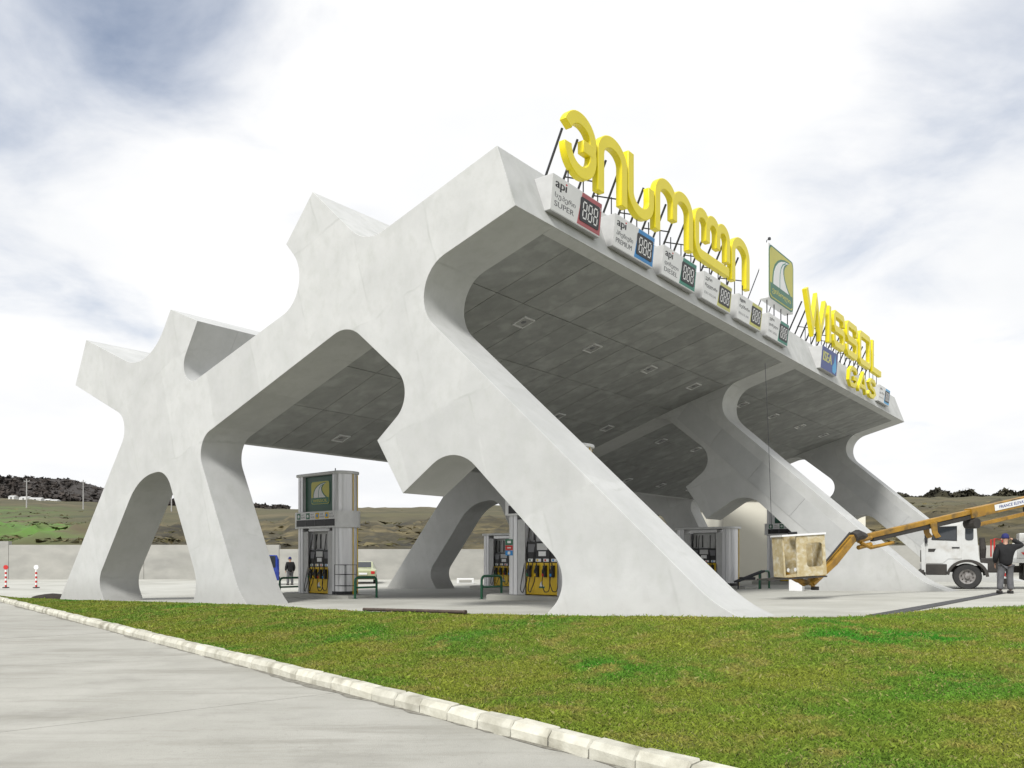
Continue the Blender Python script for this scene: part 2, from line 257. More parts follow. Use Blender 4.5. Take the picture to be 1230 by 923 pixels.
# ------------------------------------------------------------------ mesh helpers
class MB:
    def __init__(s): s.v = []; s.f = []; s.mi = []; s.cur = 0
    def add(s, vs, fs):
        o = len(s.v); s.v += [tuple(v) for v in vs]
        for f in fs: s.f.append(tuple(i + o for i in f)); s.mi.append(s.cur)
        return s
    def box(s, x0, x1, y0, y1, z0, z1):
        vs = [(x, y, z) for z in (z0, z1) for y in (y0, y1) for x in (x0, x1)]
        return s.add(vs, [(0, 2, 3, 1), (4, 5, 7, 6), (0, 1, 5, 4), (2, 6, 7, 3), (0, 4, 6, 2), (1, 3, 7, 5)])
    def bbox(s, x0, x1, y0, y1, z0, z1, b=0.02):
        """box with chamfered edges"""
        bm = bmesh.new(); bmesh.ops.create_cube(bm, size=1)
        for v in bm.verts: v.co = Vector(((x0 + x1) / 2 + v.co.x * (x1 - x0), (y0 + y1) / 2 + v.co.y * (y1 - y0), (z0 + z1) / 2 + v.co.z * (z1 - z0)))
        bmesh.ops.bevel(bm, geom=bm.edges[:], offset=b, segments=2, affect='EDGES', profile=0.6)
        bm.verts.index_update(); s.add([v.co for v in bm.verts], [[v.index for v in f.verts] for f in bm.faces]); bm.free(); return s
    def prism(s, poly, a, b, axes='xz'):
        """poly: 2-D ring in the given axes, extruded from a to b along the third"""
        n = len(poly); idx = {'x': 0, 'y': 1, 'z': 2}; i, j = idx[axes[0]], idx[axes[1]]; k = 3 - i - j
        vs = []
        for h in (a, b):
            for p in poly:
                c = [0, 0, 0]; c[i] = p[0]; c[j] = p[1]; c[k] = h; vs.append(c)
        fs = [tuple(range(n)), tuple(range(2 * n - 1, n - 1, -1))]
        fs += [(q, q + n, (q + 1) % n + n, (q + 1) % n) for q in range(n)]
        return s.add(vs, fs)
    def tube(s, path, r, n=8, cap=True):
        path = [Vector(p) for p in path]; rs = r if isinstance(r, (list, tuple)) else [r] * len(path)
        rings = []; up = None; o = len(s.v)
        for i, p in enumerate(path):
            t = (path[min(i + 1, len(path) - 1)] - path[max(i - 1, 0)]).normalized()
            if up is None: up = Vector((0, 0, 1)) if abs(t.z) < 0.9 else Vector((1, 0, 0))
            sd_ = t.cross(up).normalized(); up = sd_.cross(t).normalized()
            rings.append([p + (sd_ * math.cos(2 * math.pi * q / n) + up * math.sin(2 * math.pi * q / n)) * rs[i] for q in range(n)])
        vs = [v for rg in rings for v in rg]; fs = []
        for i in range(len(rings) - 1):
            for q in range(n): fs.append((i * n + q, i * n + (q + 1) % n, (i + 1) * n + (q + 1) % n, (i + 1) * n + q))
        if cap: fs += [tuple(range(n - 1, -1, -1)), tuple((len(rings) - 1) * n + q for q in range(n))]
        return s.add(vs, fs)
    def lathe(s, prof, n=24, axis='z', c=(0, 0, 0)):
        vs = []; m = len(prof)
        for q in range(n):
            a = 2 * math.pi * q / n
            for r, h in prof:
                p = (r * math.cos(a), r * math.sin(a), h)
                if axis == 'y': p = (p[0], p[2], p[1])
                if axis == 'x': p = (p[2], p[0], p[1])
                vs.append((p[0] + c[0], p[1] + c[1], p[2] + c[2]))
        fs = []
        for q in range(n):
            for i in range(m - 1): fs.append((q * m + i, ((q + 1) % n) * m + i, ((q + 1) % n) * m + i + 1, q * m + i + 1))
        return s.add(vs, fs)
    def mesh(s, name, mats, smooth=None):
        me = bpy.data.meshes.new(name); me.from_pydata(s.v, [], s.f)
        bm = bmesh.new(); bm.from_mesh(me); bmesh.ops.recalc_face_normals(bm, faces=bm.faces[:]); bm.to_mesh(me); bm.free()
        for m in (mats if isinstance(mats, (list, tuple)) else [mats]): me.materials.append(MATS[m])
        if any(s.mi): me.polygons.foreach_set('material_index', s.mi)
        if smooth is not None:
            me.polygons.foreach_set('use_smooth', [True] * len(me.polygons)); me.set_sharp_from_angle(angle=R(smooth))
        return me
    def build(s, name, mats, parent=None, smooth=None):
        return link(name, s.mesh(name, mats, smooth), parent)
def link(name, data, parent=None):
    o = bpy.data.objects.new(name, data); col.objects.link(o)
    if parent: o.parent = parent
    return o
def tag(o, label=None, cat=None, group=None, kind=None):
    for k, v in (('label', label), ('category', cat), ('group', group), ('kind', kind)):
        if v: o[k] = v
    return o
def thing(name, label, cat, loc=(0, 0, 0), rz=0, group=None):
    o = link(name, None); o.location = loc; o.rotation_euler = (0, 0, rz); return tag(o, label, cat, group)
def copy_tree(o, parent=None):
    c = o.copy(); col.objects.link(c)
    if parent: c.parent = parent
    for ch in list(o.children): copy_tree(ch, c)
    return c
def bevel(o, w=0.02, seg=2, ang=35):
    m = o.modifiers.new('bevel', 'BEVEL'); m.width = w; m.segments = seg; m.limit_method = 'ANGLE'; m.angle_limit = R(ang); return o
def arc(cx, cy, rx, ry, a0, a1, n=12):
    return [(cx + rx * math.cos(R(a0 + (a1 - a0) * i / n)), cy + ry * math.sin(R(a0 + (a1 - a0) * i / n))) for i in range(n + 1)]
def rrect(w, h, r, n=5, cx=0, cy=0):
    p = []
    for sx, sy, a in ((1, 1, 0), (-1, 1, 90), (-1, -1, 180), (1, -1, 270)):
        p += arc(cx + sx * (w / 2 - r), cy + sy * (h / 2 - r), r, r, a, a + 90, n)
    return p
def ribbon(pts, w):
    """closed ring around a centre line, mitred"""
    L_, R_ = [], []; n = len(pts); P_ = [Vector(p) for p in pts]
    for i in range(n):
        d0 = (P_[i] - P_[i - 1]).normalized() if i else (P_[1] - P_[0]).normalized()
        d1 = (P_[i + 1] - P_[i]).normalized() if i < n - 1 else d0
        n0 = Vector((-d0.y, d0.x)); n1 = Vector((-d1.y, d1.x)); m = (n0 + n1).normalized(); k = min(1 / max(m.dot(n0), 0.35), 2.2) * w / 2
        L_.append(tuple(P_[i] + m * k)); R_.append(tuple(P_[i] - m * k))
    return L_ + R_[::-1]
def fillet(ring, n=10):
    out = []; N = len(ring)
    for i in range(N):
        x, y, r = ring[i]; B = Vector((x, y)); A = Vector(ring[i - 1][:2]); C = Vector(ring[(i + 1) % N][:2])
        if r <= 0: out.append((x, y)); continue
        d1 = (A - B); d2 = (C - B); l1, l2 = d1.length, d2.length; d1.normalize(); d2.normalize()
        ang = d1.angle(d2); tl = min(r / math.tan(ang / 2), 0.62 * l1 if ring[i - 1][2] > 0 else 0.97 * l1, 0.62 * l2 if ring[(i + 1) % N][2] > 0 else 0.97 * l2); r = tl * math.tan(ang / 2)
        cc = B + (d1 + d2).normalized() * (r / math.sin(ang / 2))
        p0 = B + d1 * tl; p1 = B + d2 * tl; a0 = math.atan2(p0.y - cc.y, p0.x - cc.x); a1 = math.atan2(p1.y - cc.y, p1.x - cc.x)
        da = (a1 - a0 + math.pi) % (2 * math.pi) - math.pi
        for q in range(n + 1): out.append((cc.x + r * math.cos(a0 + da * q / n), cc.y + r * math.sin(a0 + da * q / n)))
    return out
class Face:
    """a flat sheet in space: o + a*x + b*y, built up in thin layers along the normal"""
    def __init__(s, o, x, y): s.o = Vector(o); s.x = Vector(x).normalized(); s.y = Vector(y).normalized(); s.n = s.x.cross(s.y)
    def p(s, a, b, c=0): return s.o + s.x * a + s.y * b + s.n * c
    def poly(s, mb, ring, c0, c1):
        n = len(ring); vs = [s.p(a, b, c0) for a, b in ring] + [s.p(a, b, c1) for a, b in ring]
        fs = [tuple(range(n - 1, -1, -1)), tuple(range(n, 2 * n))] + [(q, (q + 1) % n, (q + 1) % n + n, q + n) for q in range(n)]
        mb.add(vs, fs)
    def rect(s, mb, a0, a1, b0, b1, c0, c1): s.poly(mb, [(a0, b0), (a1, b0), (a1, b1), (a0, b1)], c0, c1)
TXT = {}
def text_verts(body):
    if body not in TXT:
        cu = bpy.data.curves.new('t', 'FONT'); cu.body = body; cu.size = 1; cu.resolution_u = 3
        ob = bpy.data.objects.new('t', cu); col.objects.link(ob); bpy.context.view_layer.update()
        me = bpy.data.meshes.new_from_object(ob.evaluated_get(bpy.context.evaluated_depsgraph_get()))
        vs = [tuple(v.co) for v in me.vertices]; fs = [tuple(p.vertices) for p in me.polygons]
        bpy.data.objects.remove(ob); bpy.data.curves.remove(cu); bpy.data.meshes.remove(me)
        TXT[body] = (vs, fs)
    return TXT[body]
def text(face, body, a0, a1, b0, b1, c, matname, parent, name='lettering', fat=0):
    vs, fs = text_verts(body)
    if not vs: return None
    xs = [v[0] for v in vs]; ys = [v[1] for v in vs]; sx = (a1 - a0) / (max(xs) - min(xs)); sy = (b1 - b0) / (max(ys) - min(ys))
    mb = MB(); mb.add([face.p(a0 + (v[0] - min(xs)) * sx, b0 + (v[1] - min(ys)) * sy, c) for v in vs], fs)
    if fat:
        o = len(mb.v); base = list(mb.v); bf = list(mb.f)
        for k in (-1, 1): mb.add([Vector(v) + face.x * k * fat + face.n * 0.0004 * k for v in base], bf)
    me = bpy.data.meshes.new(name); me.from_pydata(mb.v, [], mb.f); me.materials.append(MATS[matname])
    return link(name, me, parent)

# ------------------------------------------------------------------ the lie of the land
def smax(a, b, k=0.12):
    h = max(k - abs(a - b), 0) / k; return max(a, b) + h * h * k / 4
def G(x, y): return smax(0.19 + 0.0134 * x - 0.018 * y, -0.70)            # station apron
def RZ(x, y): return -0.55 - 0.0035 * (min(max(y, -20), 44) - 6)           # access road
def at(px, Y): return (px - 615) / 969 * Y                                 # lateral metres of a bearing at distance Y
K0 = Vector((0.79, 6.4)); K1 = Vector((-19.46, 30.66)); KD = (K1 - K0).normalized(); KN = Vector((KD.y, -KD.x))   # kerb line, KN points to the lawn
EDGE = [(-21.9, 34.3), (-16, 29.5), (-11, 25.7), (-7.0, 22.3), (-4.5, 19.0), (-2.0, 16.9), (0.7, 15.1), (4.2, 13.75), (6.2, 13.2), (9.5, 12.6), (20, 11.6)]
CORNER = [(5.2, 13.5), (6.2, 13.95), (7.2, 14.8), (8.4, 16.0), (9.6, 16.45), (11, 16.6), (20, 17.2)]      # back edge of the lawn right of the front leg
def lin(tab, x):
    for (a, u), (b, v) in zip(tab, tab[1:]):
        if x <= b: return u + (v - u) * (x - a) / (b - a)
    return tab[-1][1]
def edge_at(s):
    ls = [0]
    for a, b in zip(EDGE, EDGE[1:]): ls.append(ls[-1] + math.dist(a, b))
    d = s * ls[-1]
    for i in range(len(EDGE) - 1):
        if d <= ls[i + 1] + 1e-9:
            t = (d - ls[i]) / (ls[i + 1] - ls[i]); return Vector(EDGE[i]).lerp(Vector(EDGE[i + 1]), t)
def kerb_at(s): return (K1 + KD * 4.2).lerp(K0 - KD * 9.0, s)
def wob(x, y): return 0.018 * math.sin(1.7 * x + 0.6 * y) + 0.014 * math.sin(0.9 * y - 2.3 * x + 1) + 0.01 * math.sin(4.1 * x + 3.3 * y)
def lawn_point(s, t):
    a = kerb_at(s) + KN * 0.16; b = edge_at(s); p = a.lerp(b, t); z0 = RZ(a.x, a.y) + 0.12; z1 = G(b.x, b.y) + 0.035
    z = z0 + (z1 - z0) * (t * t * (3 - 2 * t)) + (wob(p.x, p.y) * 0.7 + 0.02) * math.sin(math.pi * min(max(t, 0), 1))
    return Vector((p.x, p.y, z))

def build_ground():
    mb = MB(); mb.add([(-2500, -400, -2.2), (2500, -400, -2.2), (2500, 3000, -2.2), (-2500, 3000, -2.2)], [(0, 1, 2, 3)])
    tag(mb.build('ground', 'soil'), kind='structure')
    # apron: from the lawn edge back to the retaining wall
    N, M = 90, 24; vs = []; fs = []
    for i in range(N + 1):
        s = i / N; a = edge_at(s); b = Vector((-46 + 136 * s, 62.6))
        for j in range(M + 1):
            t = (j / M) ** 1.4; p = a.lerp(b, t); vs.append((p.x, p.y, G(p.x, p.y) - (0.03 if j == 0 else 0)))
    for i in range(N):
        for j in range(M): k = i * (M + 1) + j; fs.append((k, k + M + 1, k + M + 2, k + 1))
    mb = MB(); mb.add(vs, fs); tag(mb.build('apron', 'apron_concrete', smooth=60), 'pale concrete forecourt under and around the canopy', kind='structure')
    # apron underlay in front so the forecourt reaches under the lawn edge
    # road: bed plus cast slabs with open joints
    mb = MB(); A = K0 - KD * 22; B = K0 + KD * 80; q = [A - KN * 0.02, B - KN * 0.02, B - KN * 70, A - KN * 70]
    mb.add([(p.x, p.y, -0.95) for p in q], [(0, 1, 2, 3)])
    road = tag(mb.build('road', 'joint_dirt'), 'pale grey concrete access road in the foreground', kind='structure')
    sl = 5.2; wd = 4.4
    for i in range(-3, 13):
        for j in range(0, 7):
            a0 = i * sl - 0.7 + 0.006; a1 = (i + 1) * sl - 0.7 - 0.006; b0 = 0.012 + j * wd; b1 = (j + 1) * wd
            q = [K0 + KD * a0 - KN * b0, K0 + KD * a1 - KN * b0, K0 + KD * a1 - KN * b1, K0 + KD * a0 - KN * b1]
            c = sum(q, Vector((0, 0))) / 4
            dz = random.uniform(-0.002, 0.002); vs = []
            for dd in (0, -0.12): vs += [(p.x - c.x, p.y - c.y, RZ(p.x, p.y) + dz + dd) for p in q]
            m = MB(); m.add(vs, [(3, 2, 1, 0), (0, 1, 5, 4), (1, 2, 6, 5), (2, 3, 7, 6), (3, 0, 4, 7)])
            o = m.build('slab', 'road_concrete', road); o.location = (c.x, c.y, 0)
    # kerb stones
    mb = MB(); a, b = K0 - KD * 9, K1 + KD * 4.2
    pts = [a, b, b + KN * 0.14, a + KN * 0.14]; vs = [(p.x, p.y, RZ(p.x, p.y) + dz) for dz in (-0.2, 0.05) for p in pts]
    mb.add(vs, [(0, 1, 2, 3), (4, 5, 6, 7), (0, 1, 5, 4), (1, 2, 6, 5), (2, 3, 7, 6), (3, 0, 4, 7)])
    kerb = tag(mb.build('kerb', 'joint_dirt'), 'row of pale kerb stones between the road and the lawn', kind='structure')
    prof = [(-0.012, -0.1), (-0.012, 0.085), (0.035, 0.145), (0.16, 0.15), (0.16, -0.1)]
    metas = []
    for v in range(4):
        m = MB(); L = 0.5
        rj = lambda k: random.uniform(-k, k)
        vs = []
        for e, x in enumerate((-L / 2 + 0.006, -L / 2 + 0.02, L / 2 - 0.02, L / 2 - 0.006)):
            ins = 0.008 if e in (0, 3) else 0
            for (y, z) in prof: vs.append((x, y + (ins if y < 0.1 else -ins) + rj(0.006), z - (ins if z > 0 else 0) + rj(0.008)))
        n = len(prof); fs = [tuple(range(n)), tuple(range(4 * n - 1, 3 * n - 1, -1))]
        for e in range(3): fs += [(e * n + q, (e + 1) * n + q, (e + 1) * n + (q + 1) % n, e * n + (q + 1) % n) for q in range(n)]
        m.add(vs, fs); metas.append(m.mesh('kerb_stone', 'kerb_stone'))
    ang = math.atan2(-KD.y, -KD.x) + math.pi
    for k in range(-14, 72):
        p = K0 + KD * (k * 0.5)
        o = link('kerb_stone', metas[k % 4], kerb)
        # local x along kerb, local y towards the lawn
        M_ = Matrix(((KD.x, KN.x, 0, p.x), (KD.y, KN.y, 0, p.y), (0, 0, 1, RZ(p.x, p.y) + random.uniform(-0.006, 0.006)), (0, 0, 0, 1)))
        o.matrix_local = M_ @ Matrix.Rotation(random.uniform(-0.014, 0.014), 4, 'Z') @ Matrix.Rotation(random.uniform(-0.010, 0.010), 4, 'Y')
    # silt washed against the foot of the kerb
    vs = []; fs = []; n_ = 420; wv = 0.06
    for k in range(n_ + 1):
        wv = min(max(wv + random.uniform(-0.03, 0.03), 0.015), 0.14); p = (K0 - KD * 8.5).lerp(K1 + KD * 4, k / n_); a = p + KN * 0.01; b = p - KN * wv
        vs += [(a.x, a.y, RZ(a.x, a.y) + 0.012), (b.x, b.y, RZ(b.x, b.y) + 0.0025)]
    for k in range(n_): fs.append((2 * k, 2 * k + 1, 2 * k + 3, 2 * k + 2))
    mb = MB(); mb.add(vs, fs); tag(mb.build('gutter_silt', 'silt'), 'thin line of dark silt along the foot of the kerb', 'silt', kind='stuff')
    # lawn soil
    N, M = 150, 26; vs = []; fs = []
    for i in range(N + 1):
        for j in range(M + 1): vs.append(lawn_point(i / N, -0.01 + 1.03 * j / M) - Vector((0, 0, 0.012)))
    for i in range(N):
        for j in range(M): k = i * (M + 1) + j; fs.append((k, k + M + 1, k + M + 2, k + 1))
    o = len(vs)
    for i in range(61):
        x = 5.2 + 14.8 * (i / 60) ** 1.3; y0 = lin(EDGE, x) - 0.5; y1 = lin(CORNER, x)
        for j in range(13): y = y0 + (y1 - y0) * j / 12; vs.append((x, y, G(x, y) + 0.024 + 0.5 * wob(x, y) * math.sin(math.pi * j / 12)))
    for i in range(60):
        for j in range(12): k = o + i * 13 + j; fs.append((k, k + 13, k + 14, k + 1))
    mb = MB(); mb.add(vs, fs); tag(mb.build('lawn', 'soil', smooth=180), 'sloping lawn between the kerb and the forecourt', kind='structure')
build_ground()

def build_grass():
    """short matted grass: one triangle-pair blade at a time, denser close to the path of the eye"""
    N = 5200000
    s = rng.random(N); t = rng.random(N)
    # vectorised lawn_point
    n = 400; tab_k = np.array([kerb_at(i / n) + KN * 0.16 for i in range(n + 1)]); tab_e = np.array([edge_at(i / n) for i in range(n + 1)])
    si = s * n; i0 = np.minimum(si.astype(int), n - 1); fr = (si - i0)[:, None]
    a = tab_k[i0] * (1 - fr) + tab_k[i0 + 1] * fr; b = tab_e[i0] * (1 - fr) + tab_e[i0 + 1] * fr
    t = np.clip(t * 1.02 + 0.004, 0.0, 1.02)
    p = a + (b - a) * t[:, None]
    d = np.hypot(p[:, 0], p[:, 1])
    width = np.linalg.norm(b - a, axis=1)
    bear = np.abs(p[:, 0]) / np.maximum(p[:, 1], 0.1)
    keep = (p[:, 1] > 3.0) & (bear < 0.95) & (rng.random(N) < np.clip(width / 16, 0.05, 1) * np.clip((9.0 / d) ** 1.3, 0.1, 1.0))
    p = p[keep]; a = a[keep]; b = b[keep]; t = t[keep]; d = d[keep]; N = len(p)
    rz = lambda q: -0.55 - 0.0035 * (np.clip(q[:, 1], -20, 44) - 6)
    pl = lambda q: np.maximum(0.19 + 0.0134 * q[:, 0] - 0.018 * q[:, 1], -0.70)
    z0 = rz(a) + 0.12; z1 = pl(b) + 0.035; tt = np.clip(t, 0, 1)
    wb = 0.018 * np.sin(1.7 * p[:, 0] + 0.6 * p[:, 1]) + 0.014 * np.sin(0.9 * p[:, 1] - 2.3 * p[:, 0] + 1) + 0.01 * np.sin(4.1 * p[:, 0] + 3.3 * p[:, 1])
    z = z0 + (z1 - z0) * (tt * tt * (3 - 2 * tt)) + (wb * 0.7 + 0.02) * np.sin(math.pi * tt) - 0.012
    # the corner right of the front leg
    N2 = 150000; x2 = 5.2 + 14.8 * rng.random(N2); ex, ey = np.array(EDGE).T; qx, qy = np.array(CORNER).T
    y0 = np.interp(x2, ex, ey) - 0.3; y1 = np.interp(x2, qx, qy); v2 = rng.random(N2); y2 = y0 + (y1 - y0) * v2
    kp = (rng.random(N2) < (y1 - y0) / 6 * np.clip((9.0 / np.hypot(x2, y2)) ** 1.3, 0.1, 1.0) * 1.9) & (x2 / y2 < 0.95); x2, y2, v2 = x2[kp], y2[kp], v2[kp]
    p2 = np.stack([x2, y2], 1); wb2 = 0.018 * np.sin(1.7 * x2 + 0.6 * y2) + 0.014 * np.sin(0.9 * y2 - 2.3 * x2 + 1) + 0.01 * np.sin(4.1 * x2 + 3.3 * y2)
    z = np.concatenate([z, pl(p2) + 0.024 + 0.5 * wb2 * np.sin(math.pi * v2)]); p = np.concatenate([p, p2]); d = np.hypot(p[:, 0], p[:, 1]); N = len(p)
    tuft = 0.5 + 0.5 * np.sin(2.1 * p[:, 0] + 1.3 * np.sin(1.7 * p[:, 1])) * np.sin(2.6 * p[:, 1] + 1.1 * np.sin(2.3 * p[:, 0]))
    ln = rng.uniform(0.022, 0.06, N) * (0.75 + 0.55 * tuft) * np.where(rng.random(N) < 0.03, 1.6, 1.0)
    wd = rng.uniform(0.0011, 0.0023, N) * np.clip(d / 7, 1, 3.2)
    az = rng.uniform(0, 2 * math.pi, N); swirl = 2.5 * np.sin(0.8 * p[:, 0]) + 2.0 * np.cos(0.9 * p[:, 1])
    lean = 0.25 * swirl + rng.uniform(0, 2 * math.pi, N); tilt = np.abs(rng.normal(0.75, 0.35, N)).clip(0.1, 1.35)
    wx, wy = np.cos(az) * wd, np.sin(az) * wd
    dx, dy, dz = np.cos(lean) * np.sin(tilt), np.sin(lean) * np.sin(tilt), np.cos(tilt)
    V = np.zeros((N, 4, 3))
    base = np.stack([p[:, 0], p[:, 1], z], 1)
    V[:, 0] = base + np.stack([-wx, -wy, np.zeros(N)], 1); V[:, 1] = base + np.stack([wx, wy, np.zeros(N)], 1)
    mid = base + np.stack([dx * 0.35, dy * 0.35, dz * 1.1], 1) * (ln * 0.6)[:, None]
    V[:, 2] = mid + np.stack([wx, wy, np.zeros(N)], 1) * 0.7
    V[:, 3] = base + np.stack([dx, dy, dz * 0.9], 1) * ln[:, None]
    V = V.reshape(-1, 3)
    F = (np.arange(N)[:, None] * 4 + np.array([0, 1, 2, 0, 2, 3])[None]).reshape(-1)
    me = bpy.data.meshes.new('grass'); me.vertices.add(len(V)); me.vertices.foreach_set('co', V.ravel())
    me.loops.add(len(F)); me.loops.foreach_set('vertex_index', F.astype(np.int32))
    me.polygons.add(len(F) // 3); me.polygons.foreach_set('loop_start', np.arange(0, len(F), 3, dtype=np.int32)); me.polygons.foreach_set('loop_total', np.full(len(F) // 3, 3, dtype=np.int32))
    me.update(); me.materials.append(MATS['grass_blade'])
    tag(link('grass', me), 'short matted grass, green with straw-coloured patches, covering the lawn', 'grass', kind='stuff')
    print('blades', N)
build_grass()

# ------------------------------------------------------------------ hills behind the wall
def interp(tab, x):
    if x <= tab[0][0]: return tab[0][1]
    for (a, u), (b, v) in zip(tab, tab[1:]):
        if x <= b:
            t = (x - a) / (b - a); t = t * t * (3 - 2 * t); return u + (v - u) * t
    return tab[-1][1]
WALLTOP = [(-900, 1.95), (335, 1.95), (336, 1.62), (900, 1.62), (901, 1.9), (3000, 1.9)]
BANK = [(-900, 4.6), (0, 4.6), (60, 4.9), (200, 4.6), (330, 5.0), (450, 5.1), (600, 5.1), (900, 5.5), (1100, 6.6), (1250, 7.2), (2200, 7.0)]      # height at 95 m
RIDGE = [(-900, 38), (0, 33), (130, 29), (200, 27.5), (330, 27), (450, 29.5), (600, 30.5), (800, 28), (1100, 33), (1300, 35), (2200, 40)]            # height at 450 m
WOOD = [(-900, 68), (-200, 64), (0, 62), (70, 60), (140, 51), (210, 44), (330, 39), (420, 30), (600, 20), (3000, 20)]                                # height at 640 m
def hill_z(px, Y):
    tab = [(62.8, interp(WALLTOP, px) - 0.25), (66, interp(WALLTOP, px) + 0.3), (80, interp(BANK, px) * 0.62), (95, interp(BANK, px)), (130, interp(BANK, px) * 1.22), (450, interp(RIDGE, px)), (520, interp(RIDGE, px) * 0.92), (640, max(interp(WOOD, px), 0)), (900, max(interp(WOOD, px) * 0.9, 0))]
    for (a, u), (b, v) in zip(tab, tab[1:]):
        if Y <= b: t = (Y - a) / (b - a); return u + (v - u) * t
    return tab[-1][1]
def build_hills():
    cols_ = 260; rows = [62.8, 63.8, 65, 66.5, 68.5, 71, 74, 77, 80, 83, 86, 90, 95, 101, 108, 118, 130, 150, 175, 210, 250, 300, 350, 400, 450, 480, 520, 560, 600, 640, 720, 900]
    vs = []; fs = []; cov = []
    for i in range(cols_ + 1):
        px = -700 + 2700 * i / cols_
        for Y in rows:
            X = at(px, Y); z = hill_z(px, Y)
            if 64 < Y < 130:
                k = min((Y - 64) / 8, 1) * min((130 - Y) / 30, 1)
                z += k * (0.45 * math.sin(X * 0.31 + Y * 0.1) + 0.3 * math.sin(X * 0.83 + 1.3 + Y * 0.22) + 0.22 * math.sin(X * 1.9 + Y * 0.6) + 0.2 * random.uniform(-1, 1))
            elif Y > 130: z += 0.004 * Y * math.sin(X * 0.02 + Y * 0.013) + random.uniform(-1, 1) * 0.0012 * Y
            vs.append((X, Y, z))
            green = max(0, 1 - abs(px - 10) / 110) * (1 if 70 < Y < 150 else 0.25 if Y < 260 else 0)
            bank = min(max((118 - Y) / 14, 0), 1) * min(max((px - 60) / 150, 0), 1) * (1.0 if Y > 63 else 0.8)
            if px > 1000: bank = min(max((200 - Y) / 60, 0), 1) * 0.75
            cov.append((min(green * 2.2, 1), bank, 1.0 if (Y > 470 and px < 420) else 0.0, 1))
    n = len(rows)
    for i in range(cols_):
        for j in range(n - 1): k = i * n + j; fs.append((k, k + n, k + n + 1, k + 1))
    mb = MB(); mb.add(vs, fs); me = mb.mesh('hills', 'hill_grass', 60)
    ca = me.color_attributes.new('cover', 'FLOAT_COLOR', 'POINT'); ca.data.foreach_set('color', [c for q in cov for c in q])
    tag(link('hills', me), 'olive and brown hillsides behind the retaining wall', kind='structure')
def clumps(spots):
    vs = []; fs = []
    for (x, y, z, r, h) in spots:
        for k in range(16):
            u = rng.normal(0, 1, 3); u /= np.linalg.norm(u); u[2] = abs(u[2]); c = np.array([x, y, z]) + u * np.array([r, r, h]) * rng.uniform(0.45, 1.0)
            a = rng.normal(0, 1, 3); a /= np.linalg.norm(a); b = np.cross(u, a); b /= max(np.linalg.norm(b), 1e-3); q = r * rng.uniform(0.35, 0.75)
            o = len(vs); vs += [tuple(c + a * q), tuple(c - a * q * 0.6 + b * q), tuple(c - a * q * 0.6 - b * q)]; fs.append((o, o + 1, o + 2))
    me = bpy.data.meshes.new('scrub'); me.from_pydata(vs, [], fs); return me
def build_scrub():
    sp = []
    for k in range(5200):
        px = random.uniform(-420, 345); Y = random.uniform(545, 660); top = interp(WOOD, px)
        if random.random() < 0.15 and px > 200: continue
        sp.append((at(px, Y), Y, hill_z(px, Y) - 1.0, random.uniform(1.8, 3.8), random.uniform(2.4, 5.2)))
    me = clumps(sp); me.materials.append(MATS['scrub_dark']); tag(link('scrub', me), 'dark leafless scrub covering the far ridge on the left', 'scrub', kind='stuff')
    sp = []
    for k in range(1500):
        px = random.uniform(1040, 1560); Y = random.uniform(436, 462); big = 1 + 0.8 * math.sin(px * 0.11) * math.sin(px * 0.043 + 1)
        sp.append((at(px, Y), Y, hill_z(px, Y) - 0.6, random.uniform(1.4, 2.4) * max(big, 0.7), random.uniform(2.2, 4.4) * max(big, 0.6)))
    me = clumps(sp); me.materials.append(MATS['scrub_green']); tag(link('scrub', me), 'dark scrub along the hilltop behind the truck', 'scrub', kind='stuff')
def build_tufts():
    m = bpy.data.materials.new('dry_tuft'); m.use_nodes = True; n = m.node_tree.nodes; l = m.node_tree.links; b = n['Principled BSDF']; b.inputs['Roughness'].default_value = 0.95
    g = n.new('ShaderNodeNewGeometry'); rp = n.new('ShaderNodeValToRGB'); l.new(g.outputs['Random Per Island'], rp.inputs[0]); l.new(rp.outputs[0], b.inputs['Base Color'])
    e = rp.color_ramp.elements; e[0].color = (0.06, 0.06, 0.022, 1); e[1].color = (0.16, 0.13, 0.06, 1); k = e.new(0.55); k.color = (0.10, 0.085, 0.034, 1)
    MATS['dry_tuft'] = m
    N = 1400; px = rng.uniform(-250, 1500, N); px = np.where((px > 640) & (px < 1050) , px - 620, px); Y = 66 + 190 * rng.random(N) ** 2.2
    vs = np.zeros((N * 5, 3, 3))
    for q in range(N):
        x, y = at(px[q], Y[q]), Y[q]; z = hill_z(px[q], y); r = rng.uniform(0.2, 0.6) * (0.6 + y / 160)
        for k_ in range(5):
            c = np.array([x, y, z + r * 0.12]) + rng.normal(0, 1, 3) * np.array([r, r, r * 0.12]); a = rng.normal(0, 1, (3, 3)) * r * 0.6; a[:, 2] *= 0.3; vs[q * 5 + k_] = c + a
    me = bpy.data.meshes.new('dry_tufts'); me.from_pydata(vs.reshape(-1, 3).tolist(), [], np.arange(N * 15).reshape(-1, 3).tolist()); me.materials.append(m)
    tag(link('dry_tufts', me), 'dry grass tufts and low scrub scattered over the banks behind the wall', 'scrub', kind='stuff')
build_hills(); build_scrub(); build_tufts()

